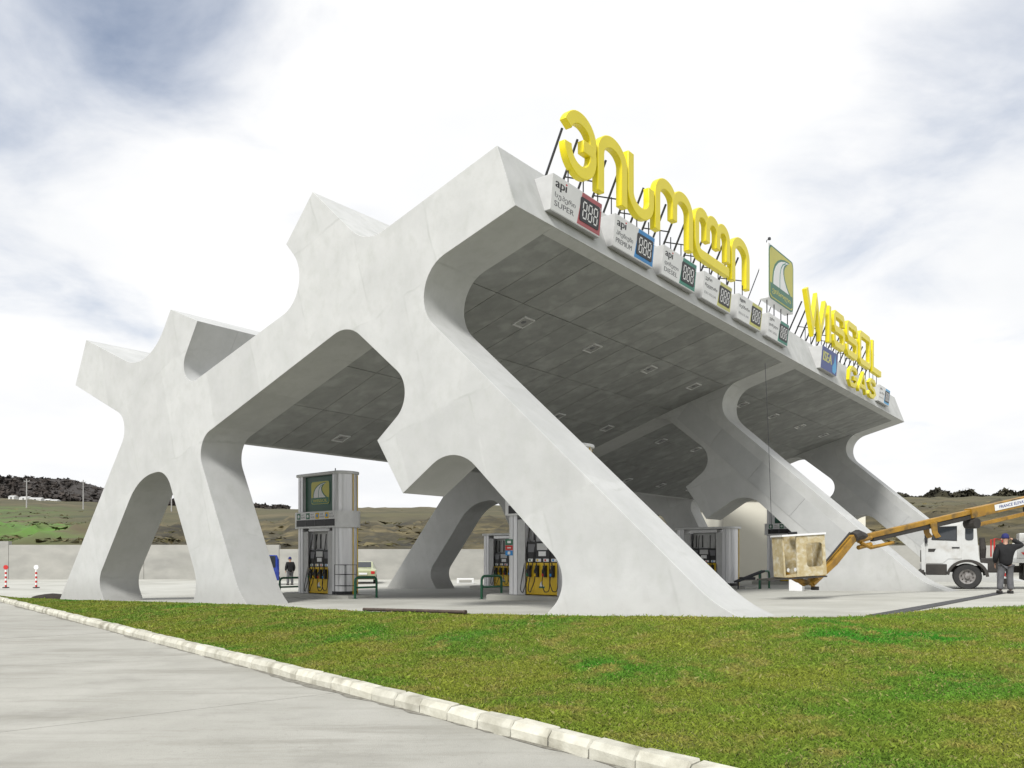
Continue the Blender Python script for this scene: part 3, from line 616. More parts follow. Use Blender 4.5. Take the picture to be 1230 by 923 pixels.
# ------------------------------------------------------------------ retaining wall
def build_wall():
    w = thing('retaining_wall', 'long grey concrete retaining wall at the foot of the hillside', 'wall', (0, 62.0, 0))
    xs = [-80, -69.6, -59.2, -48.8, -38.7, -28.3, -17.9, -7.5, 2.9, 13.3, 23.7, 34.1, 44.5, 54.9, 65.3]
    for i, (a, b) in enumerate(zip(xs, xs[1:])):
        px = 615 + 969 * (a + b) / 2 / 62; top = interp(WALLTOP, px) + (0.28 if b < -38 else 0)
        m = MB(); m.bbox(a + 0.012, b - 0.012, 0, 0.45, -1.0, top, 0.015); m.build('wall_panel', 'wall_concrete', w)
build_wall()

# ------------------------------------------------------------------ the canopy
PHI = math.atan2(-0.61714, 0.78685)           # local x runs in the plane of the frames, local y along the canopy
TOE = Vector((at(905, 14), 14, 0))
canopy = thing('station_canopy', 'sculptural white concrete petrol station canopy on forked slanting legs', 'canopy', TOE, PHI)
PROFILE = [(-5.74, 10.03, 0), (-5.23, 8.59, 0), (-8.88, 7.58, 0.90), (-0.49, 0.03, 2.6), (0.75, -0.22, 0), (0.75, -0.9, 0), (-5.1, -1.05, 0), (-4.75, -0.42, 0),
    (-3.68, 0.60, 0.75), (-6.98, 3.67, 1.06), (-8.65, 2.60, 0), (-9.55, 3.95, 0), (-8.14, 4.99, 0.71), (-10.64, 7.02, 1.04), (-17.79, 4.63, 0.72),
    (-15.32, -0.21, 2.04), (-14.19, -0.80, 0), (-14.19, -1.8, 0), (-19.24, -2.16, 0), (-18.45, -1.0, 0), (-17.58, 0.13, 0.99), (-19.54, 3.90, 0.90), (-21.32, 3.73, 2.31),
    (-24.24, 0.20, 0.65), (-23.3, -1.15, 0), (-23.43, -2.48, 0), (-29.39, -2.95, 0), (-21.82, 5.72, 0.68), (-25.99, 7.46, 0), (-25.11, 9.00, 0), (-20.68, 7.18, 2.17),
    (-19.24, 9.01, 0), (-17.67, 8.36, 0), (-19.29, 6.13, 0.56), (-11.84, 8.16, 0.94), (-13.21, 9.66, 0), (-12.06, 10.78, 0), (-9.99, 8.90, 1.28)]
TH = 1.43; SPAN = 17.0; LEN = 2 * SPAN + TH
def build_canopy():
    ring = fillet(PROFILE, 12)
    m = MB(); m.prism(ring, 0, TH, 'xz'); me = m.mesh('frame', 'white_concrete', 30)
    lab = ('front frame of the canopy with forked legs', 'middle frame standing in the canopy shade', 'rear frame of the canopy')
    for k in range(3):
        o = link('frame', me, canopy); o.location = (0, k * SPAN, 0); bevel(o, 0.008, 2, 40)
    # the roof slab that spans between the frames
    seams = [(-5.553, 8.50), (-7.805, 7.877), (-10.226, 7.158), (-12.359, 6.444), (-14.768, 5.637), (-17.46, 4.735)]
    top = fillet(PROFILE[27:] + PROFILE[:2], 12)
    # drop the two end points that belong to the wrap-around
    top = [p for p in top]
    rec = 0.06
    under = [seams[0]] + [(u, v + rec) for u, v in seams] + [(-17.55, 4.70), (-20.0, 5.45)]
    poly = top + under
    for k in range(2):
        m = MB(); m.prism(poly, k * SPAN + TH, (k + 1) * SPAN, 'xz'); m.build('roof_slab', 'white_concrete', canopy, smooth=30)
    # soffit panels, with open joints
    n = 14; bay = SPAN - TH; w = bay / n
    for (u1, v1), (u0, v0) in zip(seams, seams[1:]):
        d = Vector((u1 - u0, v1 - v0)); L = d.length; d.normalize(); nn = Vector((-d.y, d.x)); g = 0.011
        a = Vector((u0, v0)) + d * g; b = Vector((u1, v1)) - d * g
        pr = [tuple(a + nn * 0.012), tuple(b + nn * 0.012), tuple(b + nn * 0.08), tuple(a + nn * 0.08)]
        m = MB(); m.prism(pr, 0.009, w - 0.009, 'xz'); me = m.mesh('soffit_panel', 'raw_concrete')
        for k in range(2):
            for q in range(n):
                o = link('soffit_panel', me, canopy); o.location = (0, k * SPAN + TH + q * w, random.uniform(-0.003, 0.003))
    # formwork boards cast proud on the shaded faces of the inner legs
    A = Vector((-1.5, 0.94)); ax = Vector((-0.744, 0.668)); nn = Vector((-0.668, -0.744))
    for k in (1, 2):
        for a0, a1, b0, b1 in ((1.7, 3.9, .40, 1.28), (3.92, 6.1, .40, 1.28), (6.12, 8.3, .40, 1.28), (8.32, 10.2, .40, 1.28)):
            pr = [tuple(A + ax * s + nn * t) for s, t in ((a0, b0), (a1, b0), (a1, b1), (a0, b1))]
            m = MB(); m.prism(pr, k * SPAN - 0.012, k * SPAN + 0.02, 'xz'); m.build('formwork_panel', 'form_concrete', canopy)
build_canopy()
CM = Matrix.Translation(TOE) @ Matrix.Rotation(PHI, 4, 'Z')
def soffit_v(u):
    t = [(-5.553, 8.50), (-7.805, 7.877), (-10.226, 7.158), (-12.359, 6.444), (-14.768, 5.637), (-17.46, 4.735)]
    for (u1, v1), (u0, v0) in zip(t, t[1:]):
        if u >= u0: return v0 + (v1 - v0) * (u - u0) / (u1 - u0), math.atan2(v1 - v0, u1 - u0)
    return t[-1][1], 0.3
def build_ceiling_lights():
    fr = MB(); s = 0.24
    for a, b, c, d in ((-s, s, -s, -s + 0.035), (-s, s, s - 0.035, s), (-s, -s + 0.035, -s + 0.035, s - 0.035), (s - 0.035, s, -s + 0.035, s - 0.035)): fr.box(a, b, c, d, -0.03, 0.02)
    fme = fr.mesh('frame', 'lamp_frame')
    ln = MB(); ln.box(-s + 0.036, s - 0.036, -s + 0.036, s - 0.036, -0.006, 0.015); lme = ln.mesh('lens', 'lamp_lens')
    bb = MB(); bb.lathe([(0.0, -0.022), (0.05, -0.022), (0.075, -0.012), (0.08, -0.007)], 16); bme = bb.mesh('bulb_cover', 'grey_ink', 40)
    rows = ((-8.44, 'upper row by the fascia'), (-12.36, 'middle row of three'), (-16.3, 'lowest row by the forked legs'))
    ords = ['first', 'second', 'third', 'fourth', 'fifth', 'sixth', 'seventh', 'eighth']
    for u, rn in rows:
        for q, sv in enumerate((4.5, 8.1, 11.8, 15.4, 20.2, 23.9, 27.7, 31.5)):
            v, sl = soffit_v(u)
            o = thing('ceiling_light', '%s square ceiling light counted from the front frame, %s' % (ords[q], rn), 'ceiling light', group='recessed ceiling lights')
            o.matrix_world = CM @ Matrix.Translation((u, sv, v + 0.008)) @ Matrix.Rotation(-sl, 4, 'Y')
            for nme, dd in (('frame', fme), ('lens', lme), ('bulb_cover', bme)): link(nme, dd, o)
build_ceiling_lights()

# ------------------------------------------------------------------ signs on the fascia (all in canopy axes: x out, y along, z up)
def fthing(name, label, cat, loc, group=None):
    o = thing(name, label, cat, (0, 0, 0), 0, group); o.matrix_world = CM @ Matrix.Translation(loc); return o
FX, FY = (0, 1, 0), (0, 0, 1)
def letter(face, strokes, w, x0, parent, depth, sy=1.0, sx=1.0, matname='letter_yellow', fr=0.0, rad=0.018):
    m = MB()
    for k, st in enumerate(strokes):
        ring = ribbon([(x0 + a * sx, b * sy) for a, b in st], w)
        face.poly(m, ring, fr - depth + 0.003 * k, fr + 0.003 * k)
    o = m.build('letter', matname, parent, smooth=30); bevel(o, rad, 2, 40); return o
def stroke_letters():
    G_ = {}
    G_['v'] = [arc(.72, .95, .58, .41, 165, -25, 18), arc(.72, .62, .58, .48, 178, 385, 20), [(.82, .78), (1.3, .78)]]
    G_['i'] = [[(.14, 0), (.14, .93)] + arc(.72, .95, .58, .41, 178, 2, 16) + [(1.3, .93), (1.3, 0)]]
    G_['s'] = [[(.14, 1.5), (.14, .57)] + arc(.72, .55, .58, .41, 182, 358, 16) + [(1.3, .57), (1.3, .95)]]
    G_['o'] = [[(.14, 0), (.14, .98)] + arc(.67, 1.0, .53, .36, 178, 2, 14) + [(1.2, .98), (1.2, .55)], [(1.2, .9)] + arc(1.73, 1.0, .53, .36, 175, 2, 14) + [(2.26, .98), (2.26, 0)]]
    G_['l'] = [[(.95, .62), (.95, 1.03)] + arc(.545, 1.05, .405, .31, 2, 178, 12) + [(.14, 1.03), (.14, .5)] + arc(.5, .5, .36, .36, 182, 268, 8) + [(.52, .14), (2.62, .14)],
               [(.95, .98)] + arc(1.35, 1.05, .4, .31, 175, 2, 12) + [(1.75, 1.03), (1.75, .62)], [(1.75, .98)] + arc(2.15, 1.05, .4, .31, 175, 2, 12) + [(2.55, 1.03), (2.55, .42)]]
    G_['W'] = [[(.12, 1.66), (.88, .1), (1.36, 1.45), (1.86, .1), (2.6, 1.66)]]
    G_['I'] = [[(.14, 0), (.14, 1.66)]]
    G_['S'] = [[(1.5, 1.12), (1.5, 1.34), (1.36, 1.52), (.28, 1.52), (.14, 1.38), (.14, .98), (.28, .84), (1.36, .84), (1.5, .70), (1.5, .28), (1.36, .14), (.28, .14), (.14, .28), (.14, .52)]]
    G_['O'] = [[(.9, 1.52), (.28, 1.52), (.14, 1.38), (.14, .28), (.28, .14), (1.66, .14), (1.8, .28), (1.8, 1.38), (1.66, 1.52), (.9, 1.52)]]
    G_['L'] = [[(.14, 1.66), (.14, .14), (1.7, .14)]]
    return G_
def build_letter_signs():
    GL = stroke_letters()
    base = 10.03 + 0.62
    def struts(parent, s0, s1, n, h=1.15):
        for k in range(n):
            s = s0 + (s1 - s0) * (k + 0.5) / n
            m = MB(); m.tube([(-0.26, s, h), (-1.25, s - 0.05, -1.0)], 0.032, 6); m.build('strut', 'dark_steel', parent)
            m = MB(); m.tube([(-0.15, s + 0.1, 0.15), (-0.15, s + 0.1, -0.85)], 0.016, 6); m.build('strut', 'dark_steel', parent)
            if k % 2: m = MB(); m.tube([(-0.7, s, 0.32), (-0.16, s + 0.75, 0.3)], 0.018, 6); m.build('strut', 'dark_steel', parent)
    g = fthing('letter_sign', 'big rounded yellow Georgian letters standing along the canopy edge', 'sign', (-5.86, 0, base))
    f = Face((0, 0, 0), FX, FY)
    for ch, s0, s1, w in (('v', 2.42, 3.86, 1.44), ('i', 3.95, 5.45, 1.44), ('s', 5.52, 6.98, 1.44), ('o', 7.08, 9.55, 2.40), ('l', 9.72, 12.45, 2.70), ('i', 12.6, 14.2, 1.44)):
        letter(f, GL[ch], 0.315, s0 + 0.38, g, 0.19, sx=(s1 - s0) / w, sy=1.1)
    struts(g, 2.7, 14.5, 17)
    g = fthing('letter_sign', 'angular yellow Latin letters reading WISSOL on the far canopy edge', 'sign', (-5.86, 0, base + 0.12))
    for ch, s0, s1, w in (('W', 19.9, 22.75, 2.72), ('I', 23.05, 23.35, 0.28), ('S', 23.75, 25.5, 1.64), ('S', 25.8, 27.7, 1.64), ('O', 28.0, 30.1, 1.94), ('L', 30.4, 32.2, 1.70)):
        letter(f, GL[ch], 0.31, s0 + 0.85, g, 0.19, sx=(s1 - s0) / w)
    struts(g, 20.6, 32.9, 17)
    # GAS on the fascia
    dn = Vector((-5.23 + 5.74, 0, 8.59 - 10.03)).normalized()
    ff = Face((-0.02, 0, 0), (0, 1, 0), (0.06, 0, 1))
    g = fthing('letter_sign', 'small yellow Latin letters reading GAS fixed to the far fascia', 'sign', (-5.23, 0, 8.59))
    h = 0.86
    gs = {'G': [[(.90, .76), (.72, .92), (.30, .92), (.08, .70), (.08, .30), (.30, .08), (.72, .08), (.92, .26), (.92, .46), (.58, .46)]], 'A': [[(.02, 0), (.50, .95), (.98, 0)], [(.26, .30), (.76, .30)]],
          'S': [[(.90, .78), (.70, .92), (.30, .92), (.10, .74), (.26, .55), (.74, .45), (.92, .26), (.70, .08), (.30, .08), (.08, .22)]]}
    for ch, s0 in (('G', 24.1), ('A', 25.7), ('S', 27.35)):
        m = MB()
        for k, st in enumerate(gs[ch]): ff.poly(m, ribbon([(s0 + a * 1.35, 0.22 + b * h) for a, b in st], 0.19), 0.02 + 0.002 * k, 0.16 + 0.003 * k)
        bevel(m.build('letter', 'letter_yellow', g, smooth=30), 0.012, 2, 40)
build_letter_signs()
def emblem(face, a0, a1, b0, b1, parent, word, border='emblem_yellow', c=0.0):
    w, h = a1 - a0, b1 - b0; L = lambda pts: [(a0 + x * w, b0 + y * h) for x, y in pts]
    m = MB(); face.poly(m, rrect(w, h, 0.1 * w, 5, (a0 + a1) / 2, (b0 + b1) / 2), c, c + 0.012); e = m.build('emblem', 'emblem_green', parent)
    i = 0.03
    m = MB(); face.poly(m, rrect(w * (1 - 2 * i), h * (1 - 2 * i), 0.08 * w, 5, (a0 + a1) / 2, (b0 + b1) / 2), c + 0.012, c + 0.016); m.build('emblem_field', 'emblem_yellow', e)
    m = MB(); face.poly(m, L([(.045, .10), (.12, .05), (.88, .05), (.955, .10), (.955, .30), (.045, .30)]), c + 0.016, c + 0.020); m.build('emblem_band', 'emblem_green', e)
    left = [(.16, .30), (.17, .42), (.20, .55), (.26, .66), (.36, .76), (.48, .83), (.62, .875), (.80, .90)]
    right = [(.80, .90), (.68, .85), (.60, .79), (.56, .71), (.56, .62), (.60, .52), (.68, .41), (.80, .30)]
    m = MB(); face.poly(m, L([(.12, .30), (.13, .44), (.16, .57), (.225, .69), (.33, .79), (.46, .865), (.62, .91), (.83, .93)] + [(.70, .83), (.64, .77), (.605, .70), (.605, .62), (.65, .52), (.74, .41), (.87, .30)]), c + 0.016, c + 0.019); m.build('emblem_outline', 'emblem_green', e)
    m = MB(); face.poly(m, L(left + right[1:]), c + 0.019, c + 0.023); m.build('emblem_road', 'sign_white', e)
    m = MB(); face.poly(m, ribbon(L([(.42, .30), (.42, .45), (.43, .58), (.47, .70), (.54, .79), (.66, .86)]), 0.018 * w), c + 0.023, c + 0.026); m.build('emblem_line', 'sign_teal', e)
    text(face, word, a0 + .12 * w, a0 + .88 * w, b0 + .11 * h, b0 + .235 * h, c + 0.0225, 'emblem_yellow', e, fat=0.004 * w)
    return e
def build_logo_sign():
    g = fthing('logo_sign', 'tall yellow and green lightbox with a white road emblem on the canopy edge', 'sign', (-5.86, 16.4, 10.36))
    m = MB(); m.bbox(-0.36, 0.0, 0, 2.75, 0.52, 2.62, 0.03); m.build('casing', 'sign_white', g)
    emblem(Face((0.0, 0, 0), FX, FY), 0.03, 2.72, 0.55, 2.59, g, 'ვისოლი')
    for s in (0.25, 1.0, 1.75, 2.5):
        m = MB(); m.tube([(-0.15, s, 0.54), (-0.15, s, -0.45)], 0.02, 6); m.build('post', 'dark_steel', g)
    for s in (0.2, 1.3, 2.4):
        m = MB(); m.tube([(-0.36, s, 1.9), (-1.5, s, -0.75)], 0.018, 6); m.build('strut', 'dark_steel', g)
    m = MB(); m.tube([(-0.1, 0.05, 2.6), (-0.06, 0.0, 2.70), (0.03, -0.02, 2.72)], 0.015, 6); m.bbox(0.0, 0.09, -0.07, 0.03, 2.68, 2.77, 0.01); m.build('spot_arm', 'dark_steel', g)
build_logo_sign()
SEG = {'a': [(.15, 1.0), (.85, 1.0)], 'b': [(.92, .93), (.92, .57)], 'c': [(.92, .43), (.92, .07)], 'd': [(.15, 0), (.85, 0)], 'e': [(.08, .43), (.08, .07)], 'f': [(.08, .93), (.08, .57)], 'g': [(.15, .5), (.85, .5)]}
def digits(face, a0, a1, b0, b1, c, parent, n=3, matname='sign_white'):
    m = MB(); cw = (a1 - a0) / n
    for k in range(n):
        for sgm in SEG.values():
            st = [(a0 + cw * (k + 0.12 + 0.76 * x), b0 + (b1 - b0) * y) for x, y in sgm]
            face.poly(m, ribbon(st, cw * 0.15), c, c + 0.003)
    face.rect(m, a0 + cw * 0.97, a0 + cw * 1.07, b0, b0 + cw * 0.12, c, c + 0.003)
    m.build('digits', matname, parent)
def price_box(s, w, lines, cname, label, api=False, h=0.80, z=8.91):
    g = fthing('price_sign', label, 'price sign', (0, s, 0), 'fuel price boxes on the fascia')
    # the box hangs out from the leaning fascia; its face tips slightly down
    fx = lambda v: -5.23 + (8.59 - v) * (0.51 / 1.44)     # fascia x at height v
    x0b, x0t = fx(z) - 0.02, fx(z + h) - 0.02; xb, xt = fx(z) + 0.16, fx(z) + 0.24
    m = MB(); m.prism([(x0b, z), (xb, z), (xt, z + h), (x0t, z + h)], 0, w, 'xz'); bevel(m.build('casing', 'casing_grey', g), 0.012, 2, 30)
    f = Face((xb, 0, z), (0, 1, 0), (xt - xb, 0, h)); H = math.hypot(xt - xb, h)
    m = MB(); f.rect(m, 0.015, w - 0.015, 0.015, H - 0.015, -0.01, 0.0025); m.build('face_sheet', 'sign_white', g)
    m = MB(); f.rect(m, 0.02, w - 0.02, -0.012, 0.014, -0.02, 0.006); m.build('edge_strip', 'sign_grey', g)
    ds = w * 0.54
    m = MB(); f.poly(m, [(ds - 0.02 + 0.1, H - 0.02), (w - 0.02, H - 0.02), (w - 0.02, 0.03), (ds - 0.06, 0.03)], 0.0, 0.006); m.build('colour_field', cname, g)
    m = MB(); f.poly(m, rrect(w * 0.40, H * 0.68, 0.05, 4, ds + w * 0.21, H * 0.50), 0.006, 0.018); d = m.build('display', 'black_plastic', g)
    digits(f, ds + w * 0.045, ds + w * 0.385, H * 0.27, H * 0.73, 0.018, d)
    text(f, '95', w * 0.93, w * 0.985, H * 0.76, H * 0.85, 0.0075, 'sign_white', g)
    if api:
        text(f, 'api', w * 0.06, w * 0.27, H * 0.60, H * 0.90, 0.004, 'ink', g, fat=0.012)
        m = MB(); f.rect(m, w * 0.25, w * 0.275, H * 0.865, H * 0.91, 0.001, 0.006); m.build('red_dot', 'red_ink', g)
        text(f, lines[0], w * 0.06, w * 0.46, H * 0.36, H * 0.54, 0.004, 'grey_ink', g, fat=0.004); text(f, lines[1], w * 0.06, w * 0.44, H * 0.16, H * 0.31, 0.004, 'grey_ink', g, fat=0.004)
    else:
        text(f, lines[0], w * 0.06, w * 0.28, H * 0.70, H * 0.87, 0.004, 'ink', g, fat=0.004); text(f, lines[1], w * 0.06, w * 0.48, H * 0.46, H * 0.62, 0.004, 'ink', g, fat=0.004)
        text(f, lines[2], w * 0.06, w * 0.46, H * 0.22, H * 0.31, 0.004, 'grey_ink', g)
    return g
def build_price_boxes():
    price_box(1.22, 2.08, ['სუპერი', 'SUPER'], 'sign_red', 'white fuel price box with a red field, nearest the canopy corner', True)
    price_box(3.92, 2.08, ['პრემიუმი', 'PREMIUM'], 'sign_blue', 'white fuel price box with a blue field, reading PREMIUM', True)
    price_box(6.52, 2.08, ['დიზელი', 'DIESEL'], 'sign_teal', 'white fuel price box with a green field, third from the canopy corner', True)
    price_box(9.12, 2.08, ['ევრო', 'რეგულარი', 'EURO REGULAR'], 'pale_yellow', 'white fuel price box with a yellow field, fourth from the canopy corner')
    price_box(11.75, 2.08, ['რეგულარი', 'ბენზინი', 'REGULAR'], 'pale_yellow', 'white fuel price box with a yellow field, fifth from the canopy corner')
    price_box(14.42, 2.08, ['ევრო', 'დიზელი', 'EURO DIESEL'], 'sign_teal', 'white fuel price box with a green field, under the road emblem lightbox')
    # last small one at the far end
    s, w, h, z = 29.6, 2.1, 0.80, 8.86
    g = price_box(s, w, ['გაზი', 'გაზი', 'GAS'], 'sky_blue', 'white fuel price box with a light blue field at the far fascia end')
    # blue sign
    g = fthing('gas_sign', 'dark blue box sign with yellow characters on the fascia below WISSOL', 'sign', (0, 20.4, 0)); w = 2.15; z = 8.87; h = 0.92
    fx = lambda v: -5.23 + (8.59 - v) * (0.51 / 1.44)
    xb, xt = fx(z) + 0.16, fx(z) + 0.24
    m = MB(); m.prism([(fx(z) - 0.02, z), (xb, z), (xt, z + h), (fx(z + h) - 0.02, z + h)], 0, w, 'xz'); bevel(m.build('casing', 'casing_grey', g), 0.012, 2, 30)
    f = Face((xb, 0, z), (0, 1, 0), (xt - xb, 0, h)); H = math.hypot(xt - xb, h)
    m = MB(); f.rect(m, 0.01, w - 0.01, 0.01, H - 0.01, 0.001, 0.006); m.build('colour_field', 'sign_navy', g)
    text(f, 'ISEA', 0.2, 1.35, H * 0.38, H * 0.80, 0.009, 'pale_yellow', g, fat=0.03)
    m = MB(); f.poly(m, [(1.55, .1 * H), (1.85, .05 * H), (2.05, .2 * H), (2.0, .5 * H), (1.85, .7 * H), (1.75, .9 * H), (1.7, .55 * H), (1.5, .35 * H)], 0.006, 0.010); m.build('flame_mark', 'sky_blue', g)
build_price_boxes()
def build_canopy_fittings():
    # thin cable hanging from the soffit in front of the middle frame
    m = MB(); p = CM.inverted() @ Vector((at(926, 26.0), 26.0, 0)); u, s = p.x, p.y
    v, _ = soffit_v(max(u, -17))
    o = tag(MB().tube([(at(919, 26.4), 26.4, 7.4), (at(923, 26.2), 26.2, 5.0), (at(927, 26.0), 26.0, 1.9)], 0.008, 6).build('hanging_cable', 'dark_steel'), 'thin dark cable hanging down in front of the middle slanting leg', 'cable')
build_canopy_fittings()

# ------------------------------------------------------------------ fuel dispensers
DROT = math.atan2(-0.66, 0.75)      # local x: wide face, towards the right end; local -y: the face we look at
def column_ring(cx, sgn, dep=0.44):
    """end column: round outer end, fluted faces (half plan, x then y)"""
    p = []
    xi = cx - sgn * 0.24
    p += [(xi, -dep), (cx - sgn * 0.10, -dep), (cx - sgn * 0.10, -dep + 0.025), (cx - sgn * 0.07, -dep + 0.025), (cx - sgn * 0.07, -dep)]
    a = arc(cx, 0, 0.26, dep, -90, 90, 16)
    p += [(cx + sgn * (x - cx), y) for x, y in a]
    p += [(cx - sgn * 0.07, dep), (cx - sgn * 0.07, dep - 0.025), (cx - sgn * 0.10, dep - 0.025), (cx - sgn * 0.10, dep), (xi, dep)]
    return p
def stadium(hw, dep, r=0.30, n=10):
    p = [(hw - r + (x), y) for x, y in arc(0, 0, r, dep, -90, 90, n)]
    return p + [(-a, -b) for a, b in p]
def make_dispenser(tall, label, X, Y, sticker=False):
    z0 = G(X, Y) + 0.15
    g = thing('fuel_dispenser', label, 'fuel dispenser', (X, Y, z0), DROT, 'fuel dispensers under the canopy')
    H = 4.35 if tall else 2.45
    for sg in (-1, 1):
        m = MB(); m.prism(column_ring(sg * 1.16, sg), 0, H, 'xy'); c = m.build('column', 'aluminium', g, smooth=35)
        m = MB(); m.bbox(sg * 1.20 - 0.06, sg * 1.20 + 0.06, 0.40, 0.452, 0.02, H - 0.01, 0.008); m.build('yellow_stripe', 'pump_yellow', c)
        m = MB(); m.tube([(sg * 1.425, 0.10, 0.0), (sg * 1.425, 0.10, H)], 0.02, 6); m.build('corner_trim', 'pump_yellow' if sg > 0 else 'aluminium', c)
        if sg > 0:
            m = MB(); m.prism([(a, b) for a, b in column_ring(sg * 1.165, sg, 0.455)], 0.0, 0.12, 'xy'); m.build('foot_trim', 'black_plastic', c)
    m = MB(); m.prism(stadium(1.50, 0.50), H, H + 0.10, 'xy'); bevel(m.build('cap', 'white_panel', g, smooth=35), 0.02)
    # pump: yellow body, black electronics, hose mast
    for sg in (-1, 1):
        for x0 in (-0.92, 0.62): m = MB(); m.bbox(x0, x0 + 0.30, sg * 0.40 - 0.02, sg * 0.40 + 0.02, 0.0, 2.3, 0.01); m.build('jamb', 'sign_grey', g)
    m = MB(); m.bbox(-0.62, 0.62, -0.36, 0.36, 0.02, 0.98, 0.02); body = m.build('pump_body', 'pump_yellow', g)
    m = MB(); m.bbox(-0.62, 0.62, -0.34, 0.34, 0.981, 1.62, 0.02); head = m.build('pump_head', 'black_plastic', g)
    m = MB(); m.bbox(-0.62, 0.62, -0.16, 0.16, 1.621, 2.30, 0.01); m.build('hose_mast', 'sign_grey', g)
    m = MB(); m.bbox(-0.64, 0.64, -0.37, 0.37, 2.30, 2.44, 0.01); m.build('lintel', 'aluminium', g)
    for sg in (-1, 1):
        F = Face((0, sg * 0.34, 0), (-sg, 0, 0), (0, 0, 1))
        # electronics: displays and card
        for a0, a1, b0, b1, mm in ((-0.2, 0.2, 1.36, 1.56, 'sign_grey'), (-0.14, 0.14, 1.18, 1.32, 'sign_white'), (-0.55, -0.28, 1.30, 1.54, 'grey_ink'), (0.28, 0.55, 1.30, 1.54, 'grey_ink')):
            m = MB(); F.rect(m, a0, a1, b0, b1, 0.0, 0.012); m.build('screen', mm, head)
        F2 = Face((0, sg * 0.36, 0), (-sg, 0, 0), (0, 0, 1))
        for k, mm in enumerate(('emblem_green', 'pump_yellow', 'hazard_red', 'sign_blue')):
            x = -0.45 + 0.3 * k
            m = MB(); F.rect(m, x - 0.10, x + 0.10, 1.01, 1.10, 0.0, 0.012); m.build('grade_label', 'sign_white', head)
            m = MB(); F.rect(m, x - 0.06, x + 0.0, 1.025, 1.085, 0.012, 0.016); m.build('grade_mark', mm, head)
            nz = MB(); nz.add([F2.p(*q) for q in ((x - .045, .55, .0), (x + .045, .55, .0), (x + .045, .55, .06), (x - .045, .55, .06), (x - .05, .90, .0), (x + .05, .90, .0), (x + .05, .90, .10), (x - .05, .90, .10))], [(0, 1, 2, 3), (4, 5, 6, 7), (0, 1, 5, 4), (1, 2, 6, 5), (2, 3, 7, 6), (3, 0, 4, 7)])
            nz.tube([F2.p(x, .82, .10), F2.p(x, .74, .16), F2.p(x, .60, .14)], [0.03, 0.028, 0.018], 6)
            nz.tube([F2.p(x, .88, .07), F2.p(x, .97, .09), F2.p(x, 1.0, .05)], [0.02, 0.016, 0.014], 6)
            n_ = nz.build('nozzle', 'black_plastic', body)
            m = MB(); m.tube([F2.p(x, .66, .165), F2.p(x, .58, .15)], 0.028, 6); m.build('nozzle_grip', mm, n_)
            hs = MB(); xo = x + (-0.14 if k < 2 else 0.14)
            pts = [F2.p(x, .60, .14), F2.p(x, .42, .18), F2.p((x + xo) / 2, .18 + .03 * k, .22), F2.p(xo, .08 + 0.02 * k, .20), F2.p(xo + (0.12 if k >= 2 else -0.12), .25, .15), F2.p(xo * 1.06, 1.1, .03), F2.p(xo * 0.95, 2.2, -.12)]
            fine = []
            for i in range(len(pts) - 1):
                p0, p1, p2, p3 = pts[max(i - 1, 0)], pts[i], pts[i + 1], pts[min(i + 2, len(pts) - 1)]
                for q in range(5):
                    t = q / 5; fine.append(0.5 * ((2 * p1) + (p2 - p0) * t + (2 * p0 - 5 * p1 + 4 * p2 - p3) * t * t + (3 * p1 - p0 - 3 * p2 + p3) * t ** 3))
            fine.append(pts[-1]); hs.tube(fine, 0.014, 6); hs.build('hose', 'rubber', body)
            m = MB(); m.tube([F2.p(x, 1.66, -.18), F2.p(x, 2.2, -.18)], 0.022, 6); m.build('hose_retractor', 'lamp_frame' if k > 1 else 'dark_steel', g)
        m = MB(); F2.poly(m, [(-.11, .22), (.11, .22), (.11, .27), (-.11, .27)], 0.0, 0.008); m.build('pump_badge', 'emblem_green', body)
        m = MB(); F2.poly(m, [(-.08, .27), (.07, .27), (.02, .36), (.03, .44), (-.03, .41), (-.07, .34)], 0.0, 0.008); m.build('pump_badge', 'sign_white', body)
    if tall:
        m = MB(); m.prism(stadium(1.53, 0.53), 2.42, 3.02, 'xy'); band = m.build('price_band', 'white_panel', g, smooth=35)
        for sg in (-1, 1):
            F = Face((0, sg * 0.53, 0), (-sg, 0, 0), (0, 0, 1))
            m = MB(); F.rect(m, -1.18, 1.18, 2.48, 2.72, 0.0, 0.012); m.build('price_display', 'black_plastic', band)
            m = MB(); F.rect(m, -1.18, 1.18, 2.735, 2.98, 0.0, 0.008); m.build('grade_strip', 'sign_white', band)
            for k, (mm, tx) in enumerate((('emblem_green', 'SUPER'), ('emblem_green', 'DIESEL'), ('pump_yellow', 'PREMIUM'), ('pump_yellow', 'REGULAR'))):
                x = -1.14 + 0.585 * k
                m = MB(); F.rect(m, x, x + 0.22, 2.75, 2.97, 0.008, 0.014); gm = m.build('grade_mark', mm, band)
                m = MB(); F.poly(m, arc(x + 0.11, 2.86, 0.06, 0.06, 0, 345, 10), 0.014, 0.018); m.build('grade_dot', 'sign_white' if k < 2 else 'sign_blue', band)
                text(F, tx, x + 0.26, x + 0.54, 2.78, 2.85, 0.010, 'grey_ink', band); text(F, 'api' if k < 2 else 'euro', x + 0.27, x + 0.47, 2.88, 2.95, 0.010, 'grey_ink', band)
            for k in (1, 2, 3):
                x = -1.18 + 2.36 * k / 4; m = MB(); F.rect(m, x - 0.008, x + 0.008, 2.48, 2.72, 0.012, 0.018); m.build('divider', 'grey_ink', band)
            Fp = Face((0, sg * 0.30, 0), (-sg, 0, 0), (0, 0, 1))
            emblem(Fp, -0.55, 0.62, 3.28, 4.16, g, 'WISSOL', c=0.022)
        m = MB(); m.bbox(-0.92, 0.92, -0.32, 0.32, 3.03, 4.34, 0.015); m.build('sign_panel', 'sign_green_dark', g)
